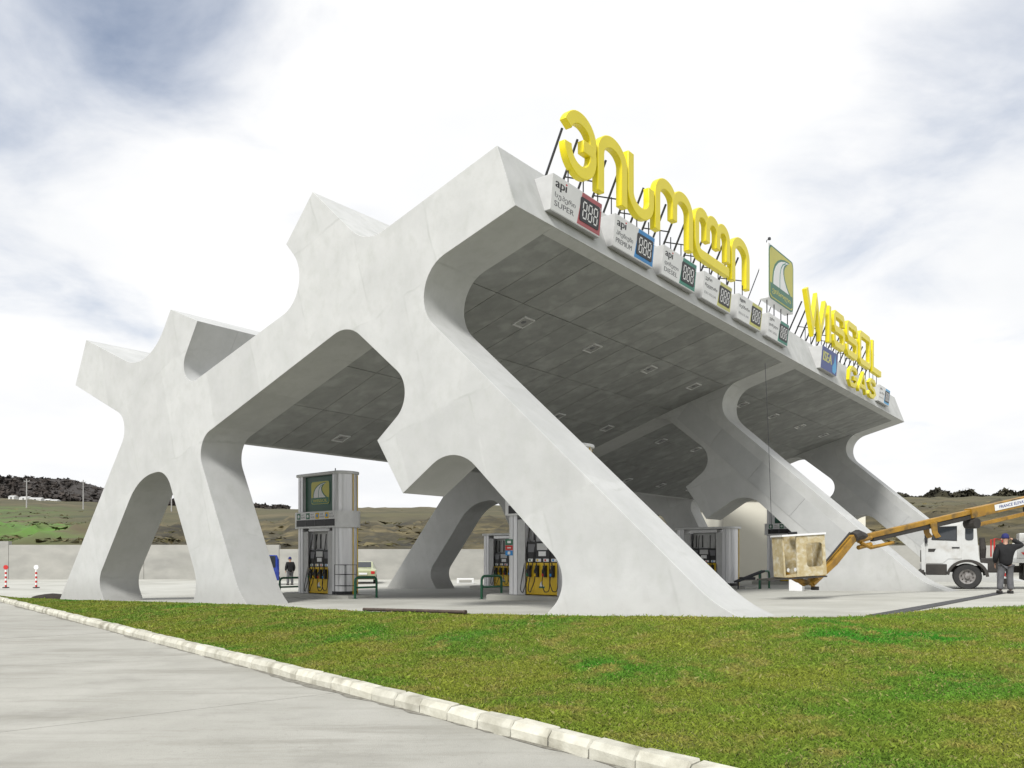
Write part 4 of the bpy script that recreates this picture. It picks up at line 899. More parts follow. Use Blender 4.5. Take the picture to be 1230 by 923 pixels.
        for sg in (-1, 1):
            m = MB(); m.box(-0.94, -0.905, sg * 0.33 - 0.03, sg * 0.33 + 0.03, 3.03, 4.34); m.box(0.905, 0.94, sg * 0.33 - 0.03, sg * 0.33 + 0.03, 3.03, 4.34); m.build('sign_trim', 'white_panel', g)
        m = MB(); m.tube([(0.5, 0, 4.45), (0.5, 0, 4.62)], 0.02, 6); m.build('roof_vent', 'dark_steel', g)
    if sticker:
        F = Face((-1.16, -0.44, 0), (1, 0, 0), (0, 0, 1))
        for mm, b0, b1, a0 in (('emblem_green', 1.52, 1.70, -0.23), ('hazard_red', 1.36, 1.51, -0.23), ('sign_blue', 1.20, 1.35, -0.23)):
            m = MB(); F.rect(m, a0, a0 + 0.30, b0, b1, 0.001, 0.006); m.build('sticker', mm, g)
        m = MB(); F.rect(m, -0.15, 0.0, 1.58, 1.65, 0.006, 0.008); m.rect if 0 else None; m.build('sticker_mark', 'sign_white', g)
        m = MB(); F.rect(m, -0.15, 0.0, 1.42, 1.45, 0.006, 0.008); m.build('sticker_mark', 'sign_white', g)
        m = MB(); F.rect(m, -0.13, -0.03, 1.23, 1.32, 0.006, 0.008); m.build('sticker_mark', 'sign_white', g)
    return g
def island(X, Y, label):
    o = thing('pump_island', label, 'island', (X, Y, G(X, Y)), DROT, 'raised concrete pump islands')
    m = MB(); m.bbox(-2.05, 2.05, -0.62, 0.62, -0.2, 0.13, 0.03); m.build('kerb_edge', 'white_panel' if 0 else 'apron_concrete', o)
    m = MB(); m.bbox(-1.97, 1.97, -0.55, 0.55, 0.1, 0.148, 0.01); m.build('deck', 'wall_concrete', o)
def hoop(X, Y, label, rz=DROT + math.pi / 2, w=0.95, h=0.74):
    o = thing('guard_rail', label, 'guard rail', (X, Y, G(X, Y)), rz, 'green tubular pump guards'); r = 0.14
    pts = [(-w / 2, 0, -0.1), (-w / 2, 0, h - r)] + [(-w / 2 + r - r * math.cos(R(a)), 0, h - r + r * math.sin(R(a))) for a in (22, 45, 68, 90)] + [(w / 2 - r + r * math.sin(R(a)), 0, h - r + r * math.cos(R(a))) for a in (0, 22, 45, 68, 90)] + [(w / 2, 0, -0.1)]
    m = MB(); m.tube(pts, 0.042, 10); m.build('hoop', 'rail_green', o, smooth=40)
    m = MB(); m.tube([(-w / 2, 0, h * 0.52), (w / 2, 0, h * 0.52)], 0.036, 10); m.build('cross_bar', 'rail_green', o, smooth=40)
    for sg in (-1, 1):
        m = MB(); m.lathe([(0, 0.012), (0.09, 0.012), (0.09, 0.0)], 12, c=(sg * w / 2, 0, 0)); m.build('foot_plate', 'rail_green', o)
def place(px, Y): return at(px, Y), Y
SPOTS = [(393, 30.0, True, 'tall fuel dispenser with green road emblem sign, left of centre', False),
         (660, 24.4, True, 'tall fuel dispenser with coloured stickers, beside the front slanting leg', True),
         (611, 39.0, False, 'low fuel dispenser just behind the stickered one', False),
         (850, 35.7, False, 'low fuel dispenser between the two slanting legs', False),
         (954, 42.0, True, 'tall fuel dispenser mostly hidden behind lift basket', False)]
for px, Y, tall, lab, st in SPOTS:
    X, Y = place(px, Y); make_dispenser(tall, lab, X, Y, st)
    island(X, Y, 'concrete island under the ' + lab.split(',')[0])
def along(px, Y, a, b):
    X = at(px, Y); return X + 0.706 * a + 0.709 * b, Y - 0.709 * a + 0.706 * b
for (px, Y, a, b, lab) in ((393, 30.0, 2.35, 0.1, 'green tubular guard hoop right of the emblem dispenser'), (393, 30.0, -2.5, -0.1, 'green tubular guard hoop left of the emblem dispenser'),
                           (660, 24.4, -2.70, 0.15, 'green tubular guard hoop left of the stickered dispenser'), (850, 35.7, 2.6, 0.2, 'green tubular guard hoop left of the lift basket, in the shade')):
    x, y = along(px, Y, a, b); hoop(x, y, lab)
# service stand by the emblem dispenser: thin dark wire rack
x, y = along(393, 30.0, 1.75, -0.35)
o = thing('wire_rack', 'thin dark wire rack beside the emblem dispenser column', 'rack', (x, y, G(x, y) + 0.148), DROT)
m = MB()
for a in (-0.3, 0.3):
    for b in (-0.25, 0.25): m.tube([(a, b, 0), (a, b, 1.05)], 0.009, 6)
m.build('frame', 'dark_steel', o)
for z in (0.3, 0.7, 1.04):
    m = MB(); m.tube([(-0.3, -0.25, z), (0.3, -0.25, z), (0.3, 0.25, z), (-0.3, 0.25, z), (-0.3, -0.25, z)], 0.010, 6); m.build('shelf', 'dark_steel', o)

# ------------------------------------------------------------------ the truck with its boom lift
def wheel(parent, x, y, r, w, sgn):
    m = MB(); m.lathe([(r * 0.58, -w / 2), (r * 0.92, -w / 2), (r, -w / 2 + 0.04), (r, w / 2 - 0.04), (r * 0.92, w / 2), (r * 0.58, w / 2), (r * 0.58, -w / 2)], 32, 'y', (x, y, r)); o = m.build('wheel', 'rubber', parent, smooth=40)
    s = sgn
    m = MB(); m.lathe([(r * 0.58, s * w * 0.42), (r * 0.5, s * w * 0.36), (r * 0.36, s * w * 0.16), (r * 0.2, s * w * 0.18), (r * 0.17, s * w * 0.45), (0, s * w * 0.48)], 24, 'y', (x, y, r)); rm = m.build('rim', 'rim_grey', o, smooth=40)
    for k in range(8):
        a = 2 * math.pi * k / 8 + 0.2; m = MB(); m.lathe([(0, s * w * 0.30), (0.035, s * w * 0.30), (0.035, s * w * 0.2)], 8, 'y', (x + math.cos(a) * r * 0.43, y, r + math.sin(a) * r * 0.43)); m.build('hand_hole', 'chassis_black', rm)
    return o
def build_truck():
    X, Y = at(1161, 30.6), 30.6; TROT = R(152)
    t = thing('boom_truck', 'white flat-nosed truck carrying a yellow boom lift, at the right edge', 'truck', (X, Y, G(X, Y)), TROT)
    # local: x forward (picture left), y towards the camera
    W = 1.12; r = 0.47
    ar = arc(0, 0.45, 0.64, 0.60, 180, 0, 14)
    side = [(1.50, 0.62), (1.52, 1.62), (1.44, 1.72), (1.28, 2.36), (1.10, 2.52), (-0.10, 2.58), (-0.28, 2.46), (-0.36, 1.25), (-0.42, 0.98), (-0.64, 0.95)] + [(-0.64, 0.5)] + ar[1:-1] + [(0.64, 0.5), (0.66, 0.62)]
    m = MB(); m.prism(side, -W, W, 'xz'); cab = bevel(m.build('cab', 'truck_white', t), 0.05, 3, 40)
    for s in (1, -1):
        Fd = Face((0, s * W, 0), (s * 1.0, 0, 0), (0, 0, 1)); k = s   # a runs forward for s = 1
        P2 = lambda pts: [(x * k, z) for x, z in pts] if s == 1 else [(x * k, z) for x, z in pts][::-1]
        Fd = Face((0, s * W, 0), (-s, 0, 0), (0, 0, 1)); P2 = lambda pts: [(-s * x, z) for x, z in pts]
        m = MB(); Fd.poly(m, P2([(1.36, 0.95), (1.36, 1.62), (1.20, 2.30), (1.05, 2.40), (0.18, 2.42), (0.18, 1.12), (0.62, 1.12), (0.80, 0.95)]), -0.01, 0.018); d = bevel(m.build('door', 'truck_white', cab), 0.01)
        m = MB(); Fd.poly(m, P2([(1.16, 1.84), (1.06, 2.30), (0.35, 2.32), (0.35, 1.80)]), 0.012, 0.024); w = m.build('window', 'glass_dark', d)
        m = MB(); Fd.poly(m, ribbon(P2([(1.16, 1.84), (1.06, 2.30), (0.35, 2.32), (0.35, 1.80), (1.16, 1.84)]), 0.03), 0.02, 0.030); m.build('window_seal', 'black_plastic', d)
        m = MB(); Fd.rect(m, *sorted((-s * 0.25, -s * 0.50)), 1.52, 1.56, 0.02, 0.05); m.build('handle', 'black_plastic', d)
        m = MB(); Fd.poly(m, rrect(0.27, 0.56, 0.09, 4, s * 0.06, 2.08), 0.001, 0.012); m.build('rear_side_window', 'glass_dark', cab)
        m = MB(); Fd.poly(m, P2([(1.28, 1.38), (1.28, 1.50), (1.02, 1.50), (1.08, 1.38)]), 0.019, 0.024); m.build('badge', 'chassis_black', d)
        m = MB(); Fd.poly(m, ribbon(P2(arc(0, 0.45, 0.64, 0.60, 8, 178, 16)), 0.10), -0.02, 0.05); m.build('wheel_arch', 'chassis_black', cab)
        m = MB(); m.bbox(1.30, 1.40, s * (W + 0.10) - 0.05, s * (W + 0.10) + 0.05, 1.72, 2.22, 0.03); mr = m.build('mirror', 'black_plastic', cab)
        m = MB(); m.tube([(1.36, s * W, 2.2), (1.36, s * (W + 0.1), 2.2)], 0.015, 6); m.tube([(1.36, s * W, 1.7), (1.36, s * (W + 0.1), 1.75)], 0.015, 6); m.build('mirror_arm', 'black_plastic', mr)
        m = MB(); m.bbox(0.66, 1.36, s * W - 0.12, s * W + 0.03, 0.52, 0.93, 0.03) if s > 0 else m.bbox(0.66, 1.36, -W - 0.03, -W + 0.12, 0.52, 0.93, 0.03); m.build('step', 'chassis_black', cab)
        m = MB(); m.bbox(1.49, 1.56, s * 0.8 - 0.15, s * 0.8 + 0.15, 0.75, 0.95, 0.02); m.build('headlight', 'lamp_lens', cab)
        wheel(t, 0, s * 0.95, r, 0.29, s); wheel(t, -3.7, s * 0.92, r, 0.42, s)
    Fw = Face((1.44, 0, 1.72), (0, -1, 0), (-0.16, 0, 0.64)); 
    m = MB(); Fw.rect(m, -1.0, 1.0, 0.06, 0.60, -0.012, 0.008); Fw2 = m.build('windscreen', 'glass_dark', cab)
    m = MB(); m.bbox(1.40, 1.62, -1.14, 1.14, 0.36, 0.72, 0.05); m.build('bumper', 'chassis_black', t)
    m = MB(); m.bbox(1.515, 1.55, -0.8, 0.8, 1.0, 1.45, 0.015); m.build('grille', 'chassis_black', cab)
    m = MB(); m.bbox(-0.2, 0.75, -0.5, 0.9, 2.585, 2.66, 0.03); m.build('roof_hatch', 'white_panel', cab)
    m = MB(); m.tube([(0.2, 0.6, 2.66), (0.2, 0.6, 2.76), (-0.6, 0.55, 2.72)], 0.03, 6); m.build('air_intake', 'dark_steel', cab)
    # chassis, bed
    m = MB()
    for s in (-1, 1): m.box(-5.2, 1.3, s * 0.42 - 0.06, s * 0.42 + 0.06, 0.62, 0.86)
    m.box(-4.0, -3.4, -0.9, 0.9, 0.40, 0.56); m.box(-0.25, 0.25, -0.9, 0.9, 0.40, 0.56); m.build('chassis', 'chassis_black', t)
    m = MB(); m.bbox(-1.0, -0.42, -0.9, 1.0, 0.62, 1.15, 0.04); m.build('engine_box', 'chassis_black', t)
    m = MB(); m.tube([(-0.5, 0.75, 1.15), (-0.5, 0.8, 1.5), (-0.47, 0.8, 1.9)], [0.10, 0.12, 0.09], 10); m.build('air_filter', 'chassis_black', t)
    m = MB(); m.bbox(-5.3, -1.25, -1.15, 1.15, 0.98, 1.15, 0.02); bed = m.build('bed', 'truck_white', t)
    for s in (-1, 1):
        m = MB(); m.bbox(-5.3, -1.55, s * 1.14 - 0.03, s * 1.14 + 0.03, 1.151, 1.72, 0.01); sb = m.build('side_board', 'truck_white', bed)
        for q in range(10):
            x = -5.2 + q * 0.36; F = Face((0, s * 1.17, 0), (-s, 0, 0), (0, 0, 1))
            m = MB(); F.poly(m, [(-s * (x), 1.22), (-s * (x + 0.17), 1.22), (-s * (x + 0.30), 1.36), (-s * (x + 0.13), 1.36)], 0.001, 0.006); m.build('hazard_stripe', 'hazard_red', sb)
    m = MB(); m.bbox(-2.55, -1.62, -0.2, 1.0, 1.72, 2.05, 0.03); m.build('tool_box', 'truck_white', bed)
    m = MB(); m.bbox(-3.0, -1.75, -0.9, 0.95, 0.35, 0.97, 0.04); m.build('fuel_tank', 'chassis_black', t)
    # outrigger legs with a red and white board
    for s in (-1, 1):
        m = MB(); m.box(-1.30, -1.12, s * 1.10 - 0.07, s * 1.10 + 0.07, 0.22, 1.75); og = m.build('outrigger', 'chassis_black', t)
        m = MB(); m.tube([(-1.21, s * 1.10, 0.24), (-1.21, s * 1.10, 0.03)], 0.05, 8); m.bbox(-1.34, -1.08, s * 1.10 - 0.13, s * 1.10 + 0.13, 0.0, 0.04, 0.008); m.build('outrigger_foot', 'rim_grey', og)
        F = Face((0, s * 1.19, 0), (-s, 0, 0), (0, 0, 1)); m = MB(); F.rect(m, *sorted((s * 1.02, s * 1.30)), 0.42, 1.55, -0.015, 0.0); bd = m.build('marker_board', 'sign_white', og)
        for q in range(4):
            z = 0.44 + q * 0.28; a, b = sorted((s * 1.02, s * 1.30)); m = MB(); F.poly(m, [(a, z + (0.12 if s > 0 else 0)), (b, z + (0 if s > 0 else 0.12)), (b, z + (0.13 if s > 0 else 0.25)), (a, z + (0.25 if s > 0 else 0.13))], 0.001, 0.005); m.build('hazard_stripe', 'hazard_red', bd)
        m = MB(); m.tube([(-0.85, s * 1.10, 1.2), (-0.85, s * 1.10, 1.85), (-1.22, s * 1.10, 1.85), (-1.22, s * 1.10, 1.5)], 0.03, 6); m.build('ladder_rail', 'hazard_red', og)
    # turret and boom
    m = MB(); m.lathe([(0, 1.15), (0.5, 1.15), (0.5, 1.35), (0.36, 1.45), (0.34, 2.0), (0, 2.0)], 20, c=(-3.9, 0, 0)); m.build('turret', 'boom_yellow', t, smooth=35)
    inv = (Matrix.Translation((X, Y, G(X, Y))) @ Matrix.Rotation(TROT, 4, 'Z')).inverted()
    wp = lambda px, py, d: inv @ Vector((at(px, d), d, CAM_Z + (668 - py) / 969 * d))
    base = Vector((-3.9, 0, 3.72)); A = wp(1182, 616, 28.4); B = wp(1037, 645.5, 24.6)
    A = base.lerp(B, 0.5) if False else A
    m = MB(); m.box(-4.25, -3.6, -0.28, 0.28, 1.95, 3.9); m.build('turret_head', 'boom_yellow', t)
    def beam(p, q, w, h, name, mt, parent=t, drop=0.0):
        d = (q - p).normalized(); sd_ = d.cross(Vector((0, 0, 1))).normalized(); up = sd_.cross(d)
        mm = MB(); vs = [c + sd_ * a * w / 2 + up * (b * h / 2 - drop) for c in (p, q) for a in (-1, 1) for b in (-1, 1)]
        mm.add(vs, [(0, 1, 3, 2), (4, 6, 7, 5), (0, 4, 5, 1), (2, 3, 7, 6), (0, 2, 6, 4), (1, 5, 7, 3)]); return bevel(mm.build(name, mt, parent), 0.012), d, sd_, up
    mid = base.lerp(B, 0.45); mid.z = base.z + (B.z - base.z) * 0.45
    bo, d, sd_, up = beam(base, base.lerp(B, 0.58), 0.28, 0.32, 'outer_boom', 'boom_yellow')
    inner, *_ = beam(base.lerp(B, 0.56) + up * 0.05, B, 0.2, 0.15, 'inner_boom', 'boom_yellow')
    beam(base.lerp(B, 0.56), B.lerp(base, 0.03), 0.16, 0.14, 'hose_carrier', 'chassis_black', t, 0.12)
    beam(base.lerp(B, 0.2), base.lerp(B, 0.57), 0.14, 0.13, 'lift_cylinder', 'boom_yellow', t, 0.42)
    for k, f_ in enumerate((0.57, 0.30)):
        p = base.lerp(B, f_); mm = MB(); mm.tube([p + sd_ * -0.2 - up * 0.34, p + sd_ * 0.2 - up * 0.34], 0.17, 12); mm.build('pulley', 'chassis_black', bo)
    Fl = Face(base.lerp(B, 0.47) - up * 0.05, -sd_.cross(up) if False else (base - B).normalized(), up)
    side_n = Fl.n; off = 0.14 + 0.006
    Fl = Face(base.lerp(B, 0.50) + side_n * off, (base - B).normalized(), up)
    m = MB(); Fl.rect(m, 0.2, 2.1, -0.08, 0.12, 0.0, 0.006); pl = m.build('name_plate', 'sign_white', bo)
    text(Fl, 'FRANCE ELEVATEUR', 0.42, 2.05, -0.03, 0.07, 0.009, 'sign_navy', bo, fat=0.004)
    # rest claw, knuckle, jib
    p = base.lerp(B, 0.74); mm = MB(); Fc = Face(p, (B - base).normalized(), up)
    for e in (-0.16, 0.14): Fc.poly(mm, [(-.12, -.02), (.16, -.02), (.12, -.34), (.0, -.52), (-.22, -.50), (-.10, -.34)], e, e + 0.03)
    mm.build('claw', 'boom_yellow', t)
    E_ = wp(1024, 646, 24.1); J = wp(1000, 676, 23.6); F_ = wp(974, 700, 23.0)
    mm = MB(); mm.tube([B, wp(1030, 643, 24.3), E_], [0.15, 0.17, 0.16], 10); mm.build('knuckle', 'chassis_black', t)
    for yy in (646, 654): 
        mm = MB(); mm.tube([wp(1046, yy, 24.6), wp(1031, yy + 4, 24.3)], 0.07, 8); mm.build('knuckle_link', 'boom_yellow', t)
    mm = MB(); mm.tube([wp(1073, 652, 24.8), wp(1046, 658, 24.5), wp(1034, 652, 24.3)], [0.05, 0.06, 0.06], 8); mm.build('tilt_cylinder', 'boom_yellow', t)
    beam(E_, J, 0.2, 0.22, 'jib', 'boom_yellow'); beam(J, F_, 0.2, 0.2, 'jib', 'boom_yellow')
    mm = MB(); mm.tube([wp(1021, 640, 23.9), wp(996, 670, 23.5), wp(976, 693, 23.0)], 0.03, 6); mm.build('jib_hose', 'chassis_black', t)
    # basket hanger
    mm = MB(); mm.tube([F_, wp(957, 697, 22.8), wp(945, 690, 22.6)], 0.07, 8); mm.tube([wp(983, 694, 22.8), F_, wp(978, 707, 23)], 0.06, 8); mm.tube([wp(950, 692, 22.6), wp(965, 703, 22.9), F_], 0.04, 6); mm.build('basket_hanger', 'boom_yellow', t)
    mm = MB(); mm.lathe([(0, 0), (0.11, 0), (0.11, 0.1), (0, 0.1)], 12); hk = mm.build('hanger_roller', 'chassis_black', t); hk.location = wp(979, 709, 23.0)
    # basket
    bp = Vector((at(961, 22.5), 22.5, CAM_Z + (668 - 692) / 969 * 22.5)); bk = link('basket', None, t)
    bk.matrix_local = inv @ Matrix.Translation(bp) @ Matrix.Rotation(R(6), 4, 'Z') @ Matrix.Rotation(R(-3.5), 4, 'Y')
    bw, bd_, bh, th = 0.60, 0.36, 1.12, 0.045
    ch = 0.10
    m = MB(); m.box(-bw + .02, bw - .02, -bd_ + .02, bd_ - .02, 0, 0.05); m.build('basket_floor', 'basket_fibreglass', bk)
    m = MB(); m.box(-bw, bw, bd_ - th, bd_, 0, bh); m.build('basket_wall', 'basket_fibreglass', bk)
    for s in (-1, 1): m = MB(); m.box(min(s * bw, s * (bw - th)), max(s * bw, s * (bw - th)), -bd_ + th, bd_ - th - 0.002, 0, bh); m.build('basket_wall', 'basket_fibreglass', bk)
    # front wall with its rounded opening
    hole = rrect(0.46, 0.66, 0.08, 4, 0.28, 0.58); outer = [(-bw, 0), (bw, 0), (bw, bh), (-bw, bh)]
    fm = MB(); N = len(hole)
    def spoke(p):
        cx, cy = 0.28, 0.58; dx, dy = p[0] - cx, p[1] - cy; ts = []
        if dx > 1e-9: ts.append((bw - cx) / dx)
        if dx < -1e-9: ts.append((-bw - cx) / dx)
        if dy > 1e-9: ts.append((bh - cy) / dy)
        if dy < -1e-9: ts.append((0 - cy) / dy)
        k = min(ts); return (cx + dx * k, cy + dy * k)
    corners = {}
    ringo = [spoke(p) for p in hole]
    def corner_between(a, b):
        if abs(a[0] - b[0]) > 1e-6 and abs(a[1] - b[1]) > 1e-6:
            for c in outer:
                if (abs(c[0] - a[0]) < 1e-6 or abs(c[1] - a[1]) < 1e-6) and (abs(c[0] - b[0]) < 1e-6 or abs(c[1] - b[1]) < 1e-6): return c
        return None
    for y in (-bd_, -bd_ + th):
        for q in range(N):
            a, b = hole[q], hole[(q + 1) % N]; oa, ob = ringo[q], ringo[(q + 1) % N]; c = corner_between(oa, ob)
            ring = [a, oa] + ([c] if c else []) + [ob, b]; fm.add([(u, y, v) for u, v in ring], [tuple(range(len(ring)))])
    for q in range(N):
        a, b = hole[q], hole[(q + 1) % N]; fm.add([(a[0], -bd_, a[1]), (b[0], -bd_, b[1]), (b[0], -bd_ + th, b[1]), (a[0], -bd_ + th, a[1])], [(0, 1, 2, 3)])
    fm.build('basket_wall', 'basket_fibreglass', bk)
    rm = MB()
    for a, b, c, d_ in ((-bw - .03, bw + .03, -bd_ - .03, -bd_ + .05), (-bw - .03, bw + .03, bd_ - .05, bd_ + .03), (-bw - .03, -bw + .05, -bd_ + .05, bd_ - .05), (bw - .05, bw + .03, -bd_ + .05, bd_ - .05)): rm.box(a, b, c, d_, bh, bh + 0.05)
    rm.build('basket_rim', 'sign_white', bk)
    for x in (-0.5, -0.3):
        m = MB(); m.add([(x + 0.04 * math.cos(R(a)), -bd_ - 0.004, 0.2 + 0.055 * math.sin(R(a))) for a in range(0, 360, 36)], [tuple(range(10))]); m.build('basket_badge', 'sign_grey', bk)
    m = MB(); m.box(-bw - .5, bw, -bd_ - .02, -bd_ + .06, -0.06, -0.02); m.box(-bw - .5, bw, bd_ - .06, bd_ + .02, -0.06, -0.02); m.build('basket_base', 'chassis_black', bk)
    m = MB(); m.bbox(-0.2, 0.0, 0.0, 0.18, bh + 0.0, bh + 0.12, 0.02); m.build('control_box', 'black_plastic', bk)
build_truck()

# ------------------------------------------------------------------ people
def skin_mesh(name, verts, edges, radii, matname, parent, root=0, sub=2):
    me = bpy.data.meshes.new(name); me.from_pydata(verts, edges, []); o = link(name, me, parent)
    sk = o.modifiers.new('skin', 'SKIN'); sk.use_smooth_shade = True
    for i, r in enumerate(radii):
        sv = me.skin_vertices[0].data[i]; sv.radius = (r, r) if not isinstance(r, tuple) else r; sv.use_root = (i == root)
    ss = o.modifiers.new('subdivision', 'SUBSURF'); ss.levels = sub; ss.render_levels = sub
    me.materials.append(MATS[matname]); return o
def build_person(X, Y, rz, label, h=1.0, arm_up=True, z=None):
    """local: faces +y, x to its right"""
    p = thing('person', label, 'person', (X, Y, G(X, Y) if z is None else z), rz)
    p.scale = (h, h, h)
    wr = [( .17, .14, 1.69)] if arm_up else [(.27, .10, .86)]
    el = (.50, .06, 1.47) if arm_up else (.29, -.02, 1.12)
    # one body: pelvis, spine, neck, head, arms, legs
    V = [(0, 0, .95), (0, -.01, 1.12), (0, 0, 1.34), (0, .0, 1.48), (0, .02, 1.56), (0, .03, 1.66), (0, .03, 1.77),
         (.19, 0, 1.42), el, wr[0], (-.19, 0, 1.42), (-.28, -.02, 1.12), (-.24, .14, .92),
         (.10, 0, .90), (.12, .03, .50), (.13, -.02, .09), (-.10, 0, .90), (-.13, .02, .50), (-.15, -.02, .09)]
    E = [(0, 1), (1, 2), (2, 3), (3, 4), (4, 5), (5, 6), (2, 7), (7, 8), (8, 9), (2, 10), (10, 11), (11, 12), (0, 13), (13, 14), (14, 15), (0, 16), (16, 17), (17, 18)]
    Rr = [(.14, .10), (.13, .095), (.15, .10), (.07, .065), (.058, .058), (.085, .095), (.075, .085), .065, .045, .033, .065, .045, .033, .085, .058, .04, .085, .058, .04]
    body = skin_mesh('body', V, E, Rr, 'skin', p)
    # jacket over torso and arms
    JV = [(0, 0, .80), (0, -.01, 1.10), (0, 0, 1.33), (0, .005, 1.50), (.21, 0, 1.42), el, tuple(Vector(el).lerp(Vector(wr[0]), .86)), (-.21, 0, 1.42), (-.29, -.02, 1.12), (-.25, .12, .94)]
    JE = [(0, 1), (1, 2), (2, 3), (2, 4), (4, 5), (5, 6), (2, 7), (7, 8), (8, 9)]
    skin_mesh('jacket', JV, JE, [(.205, .16), (.205, .155), (.225, .165), (.11, .10), .11, .085, .066, .11, .085, .066], 'jacket_black', p)
    TV = [(0, 0, .95), (.105, 0, .84), (.125, .035, .50), (.14, -.015, .10), (-.105, 0, .84), (-.135, .025, .50), (-.16, -.015, .10)]
    skin_mesh('trousers', TV, [(0, 1), (1, 2), (2, 3), (0, 4), (4, 5), (5, 6)], [(.175, .135), .125, .10, .092, .125, .10, .092], 'jeans_grey', p)
    for s, x in ((1, .14), (-1, -.16)):
        m = MB(); m.bbox(x - .05, x + .05, -.11, .18, 0.0, .10, .03); m.build('shoe', 'shoe', p, smooth=50)
    m = MB(); m.lathe([(0.0, .125), (.055, .115), (.09, .075), (.104, .02), (.106, -.03), (.10, -.035)], 18, c=(0, .03, 1.72)); cp = m.build('cap', 'cap_blue', p, smooth=60)
    m = MB(); m.box(-.07, .07, .12, .22, 1.70, 1.715); m.build('visor', 'cap_blue', cp)
    # face and ears, hands with fingers
    m = MB(); m.lathe([(0, .03), (.02, .01), (.016, -.02), (0, -.03)], 8, c=(0, .145, 1.66))
    for s in (-1, 1): m.lathe([(0, .03), (.02, .015), (.02, -.015), (0, -.03)], 8, c=(s * .098, .03, 1.66))
    m.build('ears_and_nose', 'skin', p)
    for k, w_ in enumerate((Vector(wr[0]), Vector((-.24, .14, .92)))):
        dirv = (Vector((-.35, .3, .6)) if (k == 0 and arm_up) else Vector((0, .25, -1))).normalized(); sd_ = Vector((0, 1, 0)) if k == 0 and arm_up else Vector((0, .9, .2)).normalized()
        HV = [tuple(w_), tuple(w_ + dirv * .08)]; HE = [(0, 1)]; HR = [(.03, .022), (.036, .02)]
        for q in range(4):
            a = w_ + dirv * .09 + sd_ * (q - 1.5) * .019; ln_ = (.06, .075, .07, .055)[q]; i = len(HV)
            HV += [tuple(a), tuple(a + dirv * ln_ * .55), tuple(a + dirv * ln_ * .95 + Vector((-.02 if k == 0 else .015, 0, 0)))]; HE += [(1, i), (i, i + 1), (i + 1, i + 2)]; HR += [.010, .009, .008]
        i = len(HV); HV += [tuple(w_ + dirv * .03 + sd_ * .04), tuple(w_ + dirv * .075 + sd_ * .058)]; HE += [(0, i), (i, i + 1)]; HR += [.011, .009]
        skin_mesh('hand', HV, HE, HR, 'skin', body, sub=1)
    return p
build_person(at(1208, 24.6), 24.6, R(-12), 'person in black jacket, grey jeans and blue cap seen from behind beside the truck', 1.0, True)
build_person(at(348.5, 50.0), 50.0, R(40), 'distant person in dark clothes standing left of the emblem dispenser', 0.95, False)

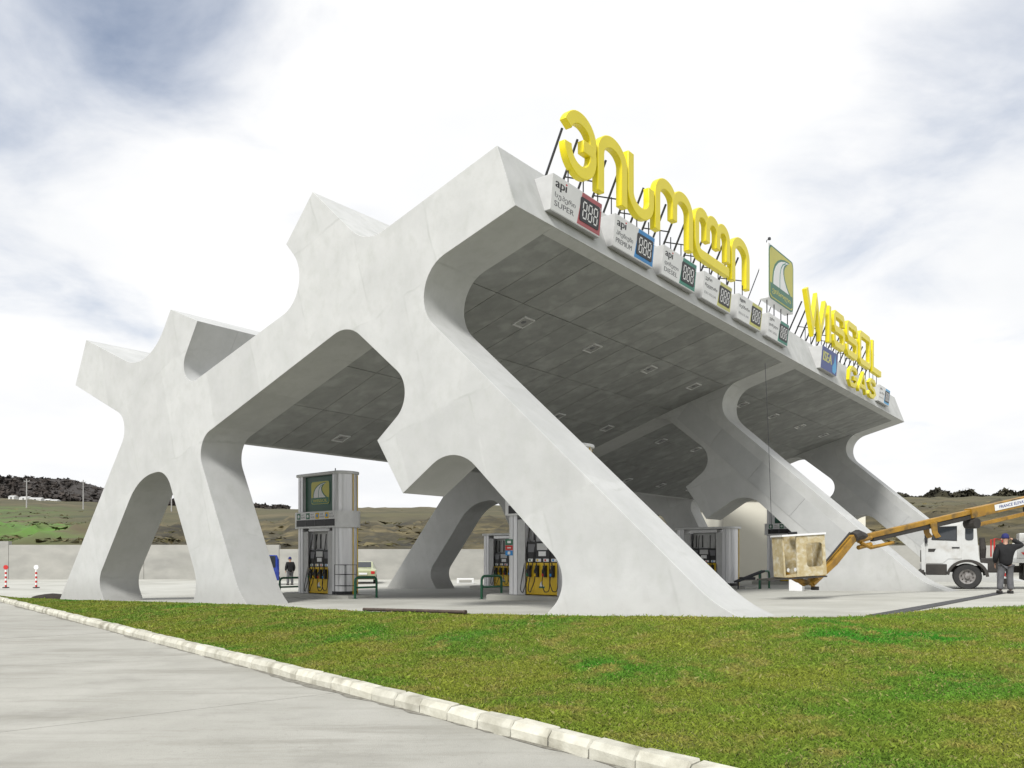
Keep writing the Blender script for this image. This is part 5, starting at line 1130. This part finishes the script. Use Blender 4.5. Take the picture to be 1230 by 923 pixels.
# ------------------------------------------------------------------ two parked cars far back
def build_car(name, X, Y, rz, paint, label, van=False):
    t = thing(name, label, 'van' if van else 'car', (X, Y, G(X, Y)), rz)     # local +x = front
    hh = 1.85 if van else 1.42
    # stations along x: (x, half width at sill, half width at belt, belt height, roof half width, roof height)
    if van: st = [(-2.1, .78, .80, 1.0, .62, 1.55), (-1.98, .82, .84, 1.02, .70, hh), (-0.5, .84, .86, 1.02, .72, hh + .02), (0.75, .84, .86, 1.0, .70, hh - .06), (1.35, .82, .84, .98, .62, 1.10), (2.0, .78, .80, .86, .60, .92), (2.12, .70, .72, .68, .55, .72)]
    else: st = [(-2.1, .74, .78, .80, .60, .86), (-1.95, .80, .82, .90, .62, .95), (-1.45, .82, .84, .92, .60, 1.02), (-0.85, .82, .84, .92, .58, hh), (0.35, .82, .84, .90, .58, hh + .02), (1.05, .82, .84, .88, .60, .96), (1.95, .78, .80, .76, .60, .80), (2.1, .70, .72, .62, .55, .66)]
    vs = []; fs = []; n = 8
    for (x, a, b, zb, c, zr) in st:
        vs += [(x, -a, .28), (x, -b, zb * .7), (x, -b, zb), (x, -c, zr), (x, c, zr), (x, b, zb), (x, b, zb * .7), (x, a, .28)]
    for i in range(len(st) - 1):
        for q in range(n): fs.append((i * n + q, i * n + (q + 1) % n, (i + 1) * n + (q + 1) % n, (i + 1) * n + q))
    fs += [tuple(range(n)), tuple(range((len(st)) * n - 1, (len(st) - 1) * n - 1, -1))]
    m = MB(); m.add(vs, fs); body = bevel(m.build('body', paint, t, smooth=30), 0.03, 2, 25)
    def pane(i, j, q, name):
        A, B = st[i], st[j]; P = lambda s, k: Vector(vs[s * n + k])
        a, b, c, d = P(i, q), P(j, q), P(j, q + 1), P(i, q + 1); cc = (a + b + c + d) / 4; nn = (b - a).cross(d - a).normalized()
        if nn.dot(cc - Vector((cc.x, 0, .8))) < 0 and q != 3: nn = -nn
        if q == 3 and nn.z < 0: nn = -nn
        mm = MB(); pts = [cc + (p - cc) * .86 for p in (a, b, c, d)]
        mm.add([p + nn * .012 for p in pts] + [p - nn * .01 for p in pts], [(0, 1, 2, 3), (4, 7, 6, 5), (0, 4, 5, 1), (1, 5, 6, 2), (2, 6, 7, 3), (3, 7, 4, 0)]); mm.build(name, 'glass_dark', body)
    pr = [(1, 2), (2, 3), (3, 4)] if van else [(3, 4)]
    for i, j in pr:
        pane(i, j, 2, 'side_window'); pane(i, j, 4, 'side_window')
    if van: pane(3, 4, 3, 'windscreen'); pane(0, 1, 3, 'rear_window')
    else: pane(4, 5, 3, 'windscreen'); pane(2, 3, 3, 'rear_window')
    for x in (-1.3, 1.3):
        for s in (-1, 1): wheel(t, x, s * .74, .31, .2, s)
    for s in (-1, 1):
        m = MB(); m.bbox(-2.13, -2.05, s * .62 - .12, s * .62 + .12, .64, .82, .02); m.build('tail_light', 'lamp_red', body)
        m = MB(); m.bbox(2.04, 2.14, s * .52 - .14, s * .52 + .14, .52, .66, .02); m.build('headlight', 'lamp_lens', body)
    m = MB(); m.bbox(-2.16, -2.02, -.78, .78, .32, .52, .04); m.build('rear_bumper', 'black_plastic', body)
    m = MB(); m.box(-2.135, -2.125, -.26, .26, .60, .72); m.build('number_plate', 'sign_white', body)
build_car('parked_car', at(437, 54), 54, R(99), 'car_lime', 'pale lime saloon car parked far back by the wall')
build_car('parked_van', at(292, 50), 50, R(200), 'car_blue', 'blue van half hidden behind the forked leg', van=True)

# ------------------------------------------------------------------ smaller things
def build_small():
    for px, cm, lab in ((7, 'hazard_red', 'red and white striped post with a red disc, leftmost'), (43.5, 'sign_white', 'red and white striped post with a white disc')):
        Y = 45.0; X = at(px, Y)
        o = thing('delineator_post', lab + ', before the wall', 'post', (X, Y, max(G(X, Y), RZ(X, Y))), 0, 'striped posts')
        m = MB(); m.lathe([(0, .06), (.16, .05), (.18, 0)], 14); m.build('base', 'rubber', o, smooth=40)
        for k in range(8):
            m = MB(); m.lathe([(.055, .05 + .12 * k), (.05, .05 + .12 * (k + 1) - .002)], 12); m.build('band', 'hazard_red' if k % 2 == 0 else 'sign_white', o, smooth=40)
        m = MB(); m.lathe([(0, -.02), (.13, -.02), (.13, .02), (0, .02)], 18, 'y', (0, 0, 1.15)); m.build('disc', cm, o, smooth=40)
    for px, Y, h, lab in ((32, 250, 9.2, 'concrete power pole on the far left hillside'), (100, 265, 10.2, 'concrete power pole on the hillside, right of the leftmost one'), (206, 250, 8.6, 'concrete power pole seen through the forked legs')):
        X = at(px, Y); z = hill_z(px, Y) - 1
        o = thing('utility_pole', lab, 'pole', (X, Y, z), 0, 'power poles on the hillside')
        m = MB(); m.tube([(0, 0, 0), (0, 0, h + 1)], [.22, .14], 8); m.build('shaft', 'pole_grey', o)
        m = MB(); m.box(-.9, .9, -.06, .06, h + .2, h + .34); m.build('cross_arm', 'pole_grey', o)
        for x in (-.8, 0, .8): m = MB(); m.lathe([(0, .2), (.07, .18), (.05, 0)], 8, c=(x, 0, h + .34)); m.build('insulator', 'sign_white', o)
    for k, (px, Y, w, lab) in enumerate(((27, 435, 3, 'white shed on the left hillside, leftmost of the row'), (42, 432, 5, 'white shed second from left in the hillside row'), (55, 430, 6, 'widest white shed, middle of the hillside row'), (69, 425, 2.4, 'small white shed on the hillside, second from right'), (77, 424, 3.4, 'low white shed at the right end of the hillside row'))):
        X = at(px, Y); z = hill_z(px, Y)
        o = thing('shed', lab, 'shed', (X, Y - 8, z), R(random.uniform(-8, 8)), 'white sheds on the hillside')
        m = MB(); m.box(-w / 2, w / 2, -2, 2, -3, 1.1); m.build('wall', 'house_white', o)
        m = MB(); m.prism([(-2.2, 1.1), (2.2, 1.1), (0, 1.7)], -w / 2 - .15, w / 2 + .15, 'yz'); m.build('roof', 'house_white', o)
        m = MB(); m.box(-.4, .4, -2.05, -2.0, -1, .9); m.build('door', 'grey_ink', o)
    # shop
    Y = 54.0; X0, X1 = at(868, Y), at(1040, Y)
    o = thing('shop_building', 'plain cream rendered shop building behind the far frame', 'building', ((X0 + X1) / 2, Y, G(15, Y)), 0); w = (X1 - X0) / 2
    m = MB(); m.bbox(-w, w, 0, 6, -0.5, 5.45, 0.05); m.build('wall', 'cream_render', o)
    m = MB(); m.bbox(-w - .15, w + .15, -.15, 6.15, 5.45, 5.7, 0.03); m.build('roof_edge', 'sign_white', o)
    m = MB(); m.box(w - 4.2, w - 2.8, -.04, 0.02, -.4, 2.2); d = m.build('door', 'glass_dark', o); m = MB(); m.box(w - 3.0, w - 2.92, -.10, -.04, .8, 1.3); m.build('handle', 'aluminium', d)
    m = MB(); m.box(-w + .2, w - .2, -.06, .02, -.5, .06); m.build('plinth', 'wall_concrete', o)
    # white concrete block by the wall, boxes under the basket
    X, Y = at(559, 52), 52
    o = thing('barrier_block', 'low white block on the forecourt behind the middle forked leg', 'block', (X, Y, G(X, Y)), R(4)); m = MB(); m.bbox(-.55, .55, -.25, .25, 0, .36, .04); m.build('block', 'sign_white', o); m = MB(); m.bbox(-.4, .4, -.27, -.24, .1, .26, .01); m.build('panel', 'wall_concrete', o)
    X, Y = at(957, 30), 30
    o = thing('white_bin', 'white square box standing on the ground below the lift basket', 'box', (X, Y, G(X, Y)), R(-30)); m = MB(); m.bbox(-.24, .24, -.24, .24, 0, .52, .03); m.build('box', 'sign_white', o); m = MB(); m.bbox(-.26, .26, -.26, .26, .52, .57, .015); m.build('lid', 'sign_white', o)
    X, Y = at(905, 33.5), 33.5
    o = thing('floor_squeegee_stand', 'black folding stand leaning by the shaded guard hoop', 'stand', (X, Y, G(X, Y)), R(10)); m = MB(); m.tube([(-.75, 0, .3), (.55, .1, .75)], .05, 6); m.tube([(-.75, .2, .3), (.55, .3, .75)], .05, 6); m.build('frame', 'dark_steel', o); m = MB(); m.bbox(-.5, .1, .0, .3, .38, .5, .02); m.build('tray', 'dark_steel', o); m = MB(); m.tube([(-.6, .15, 0), (-.6, .15, .34)], .03, 6); m.build('leg', 'dark_steel', o); m = MB(); m.tube([(.4, .15, 0), (.4, .15, .7)], .03, 6); m.build('leg', 'dark_steel', o)
    # dirt heap at the tip of the lawn
    X, Y = -17.9, 31.4
    vs = []; fs = []; n = 14
    for i in range(7):
        r = 1 - i / 6
        for q in range(n): a = 2 * math.pi * q / n; k = 1 + .18 * math.sin(3 * q + i) ; vs.append((1.0 * r * k * math.cos(a), .5 * r * k * math.sin(a), .28 * (1 - r * r) + random.uniform(0, .02)))
    for i in range(6):
        for q in range(n): fs.append((i * n + q, i * n + (q + 1) % n, (i + 1) * n + (q + 1) % n, (i + 1) * n + q))
    m = MB(); m.add(vs, fs); o = m.build('dirt_heap', 'dark_soil', None, smooth=50); o.location = (X, Y, G(X, Y) - 0.04); tag(o, 'small dark heap of soil at the left tip of the lawn', 'heap')
    # pipe lying along the lawn edge
    a = Vector((-3.3, 17.95)); b = Vector((-0.95, 15.95)); m = MB()
    m.tube([(a.x, a.y, G(a.x, a.y) + .09), (b.x, b.y, G(b.x, b.y) + .10)], .036, 10); m.tube([(b.x, b.y, G(b.x, b.y) + .10), (b.x + .04, b.y - .034, G(b.x, b.y) + .10)], .044, 10)
    tag(m.build('steel_pipe', 'rust_pipe', None, smooth=40), 'rusty pipe lying along the back edge of the lawn', 'pipe')
    # drainage channel with grates
    a = Vector((6.6, 14.6)); b = Vector((15.6, 25.6)); d = (b - a).normalized(); nn = Vector((-d.y, d.x)); L = (b - a).length
    def strip(w0, w1, l0, l1, dz, name, mt, parent=None):
        q = [a + d * l0 + nn * w0, a + d * l1 + nn * w0, a + d * l1 + nn * w1, a + d * l0 + nn * w1]; m = MB(); vs = [(p.x, p.y, G(p.x, p.y) + z) for z in (dz - .03, dz) for p in q]
        m.add(vs, [(3, 2, 1, 0), (4, 5, 6, 7), (0, 1, 5, 4), (1, 2, 6, 5), (2, 3, 7, 6), (3, 0, 4, 7)]); return m.build(name, mt, parent)
    ch = strip(-.20, .20, 0, L, .004, 'drainage_channel', 'joint_dirt'); tag(ch, 'dark grated drainage channel running across the forecourt towards the truck', kind='structure')
    k = 0; l0 = 0.02
    while l0 < L - 1:
        strip(-.17, .17, l0, l0 + .97, .012, 'grate', 'dark_steel', ch); l0 += 1.0
build_small()
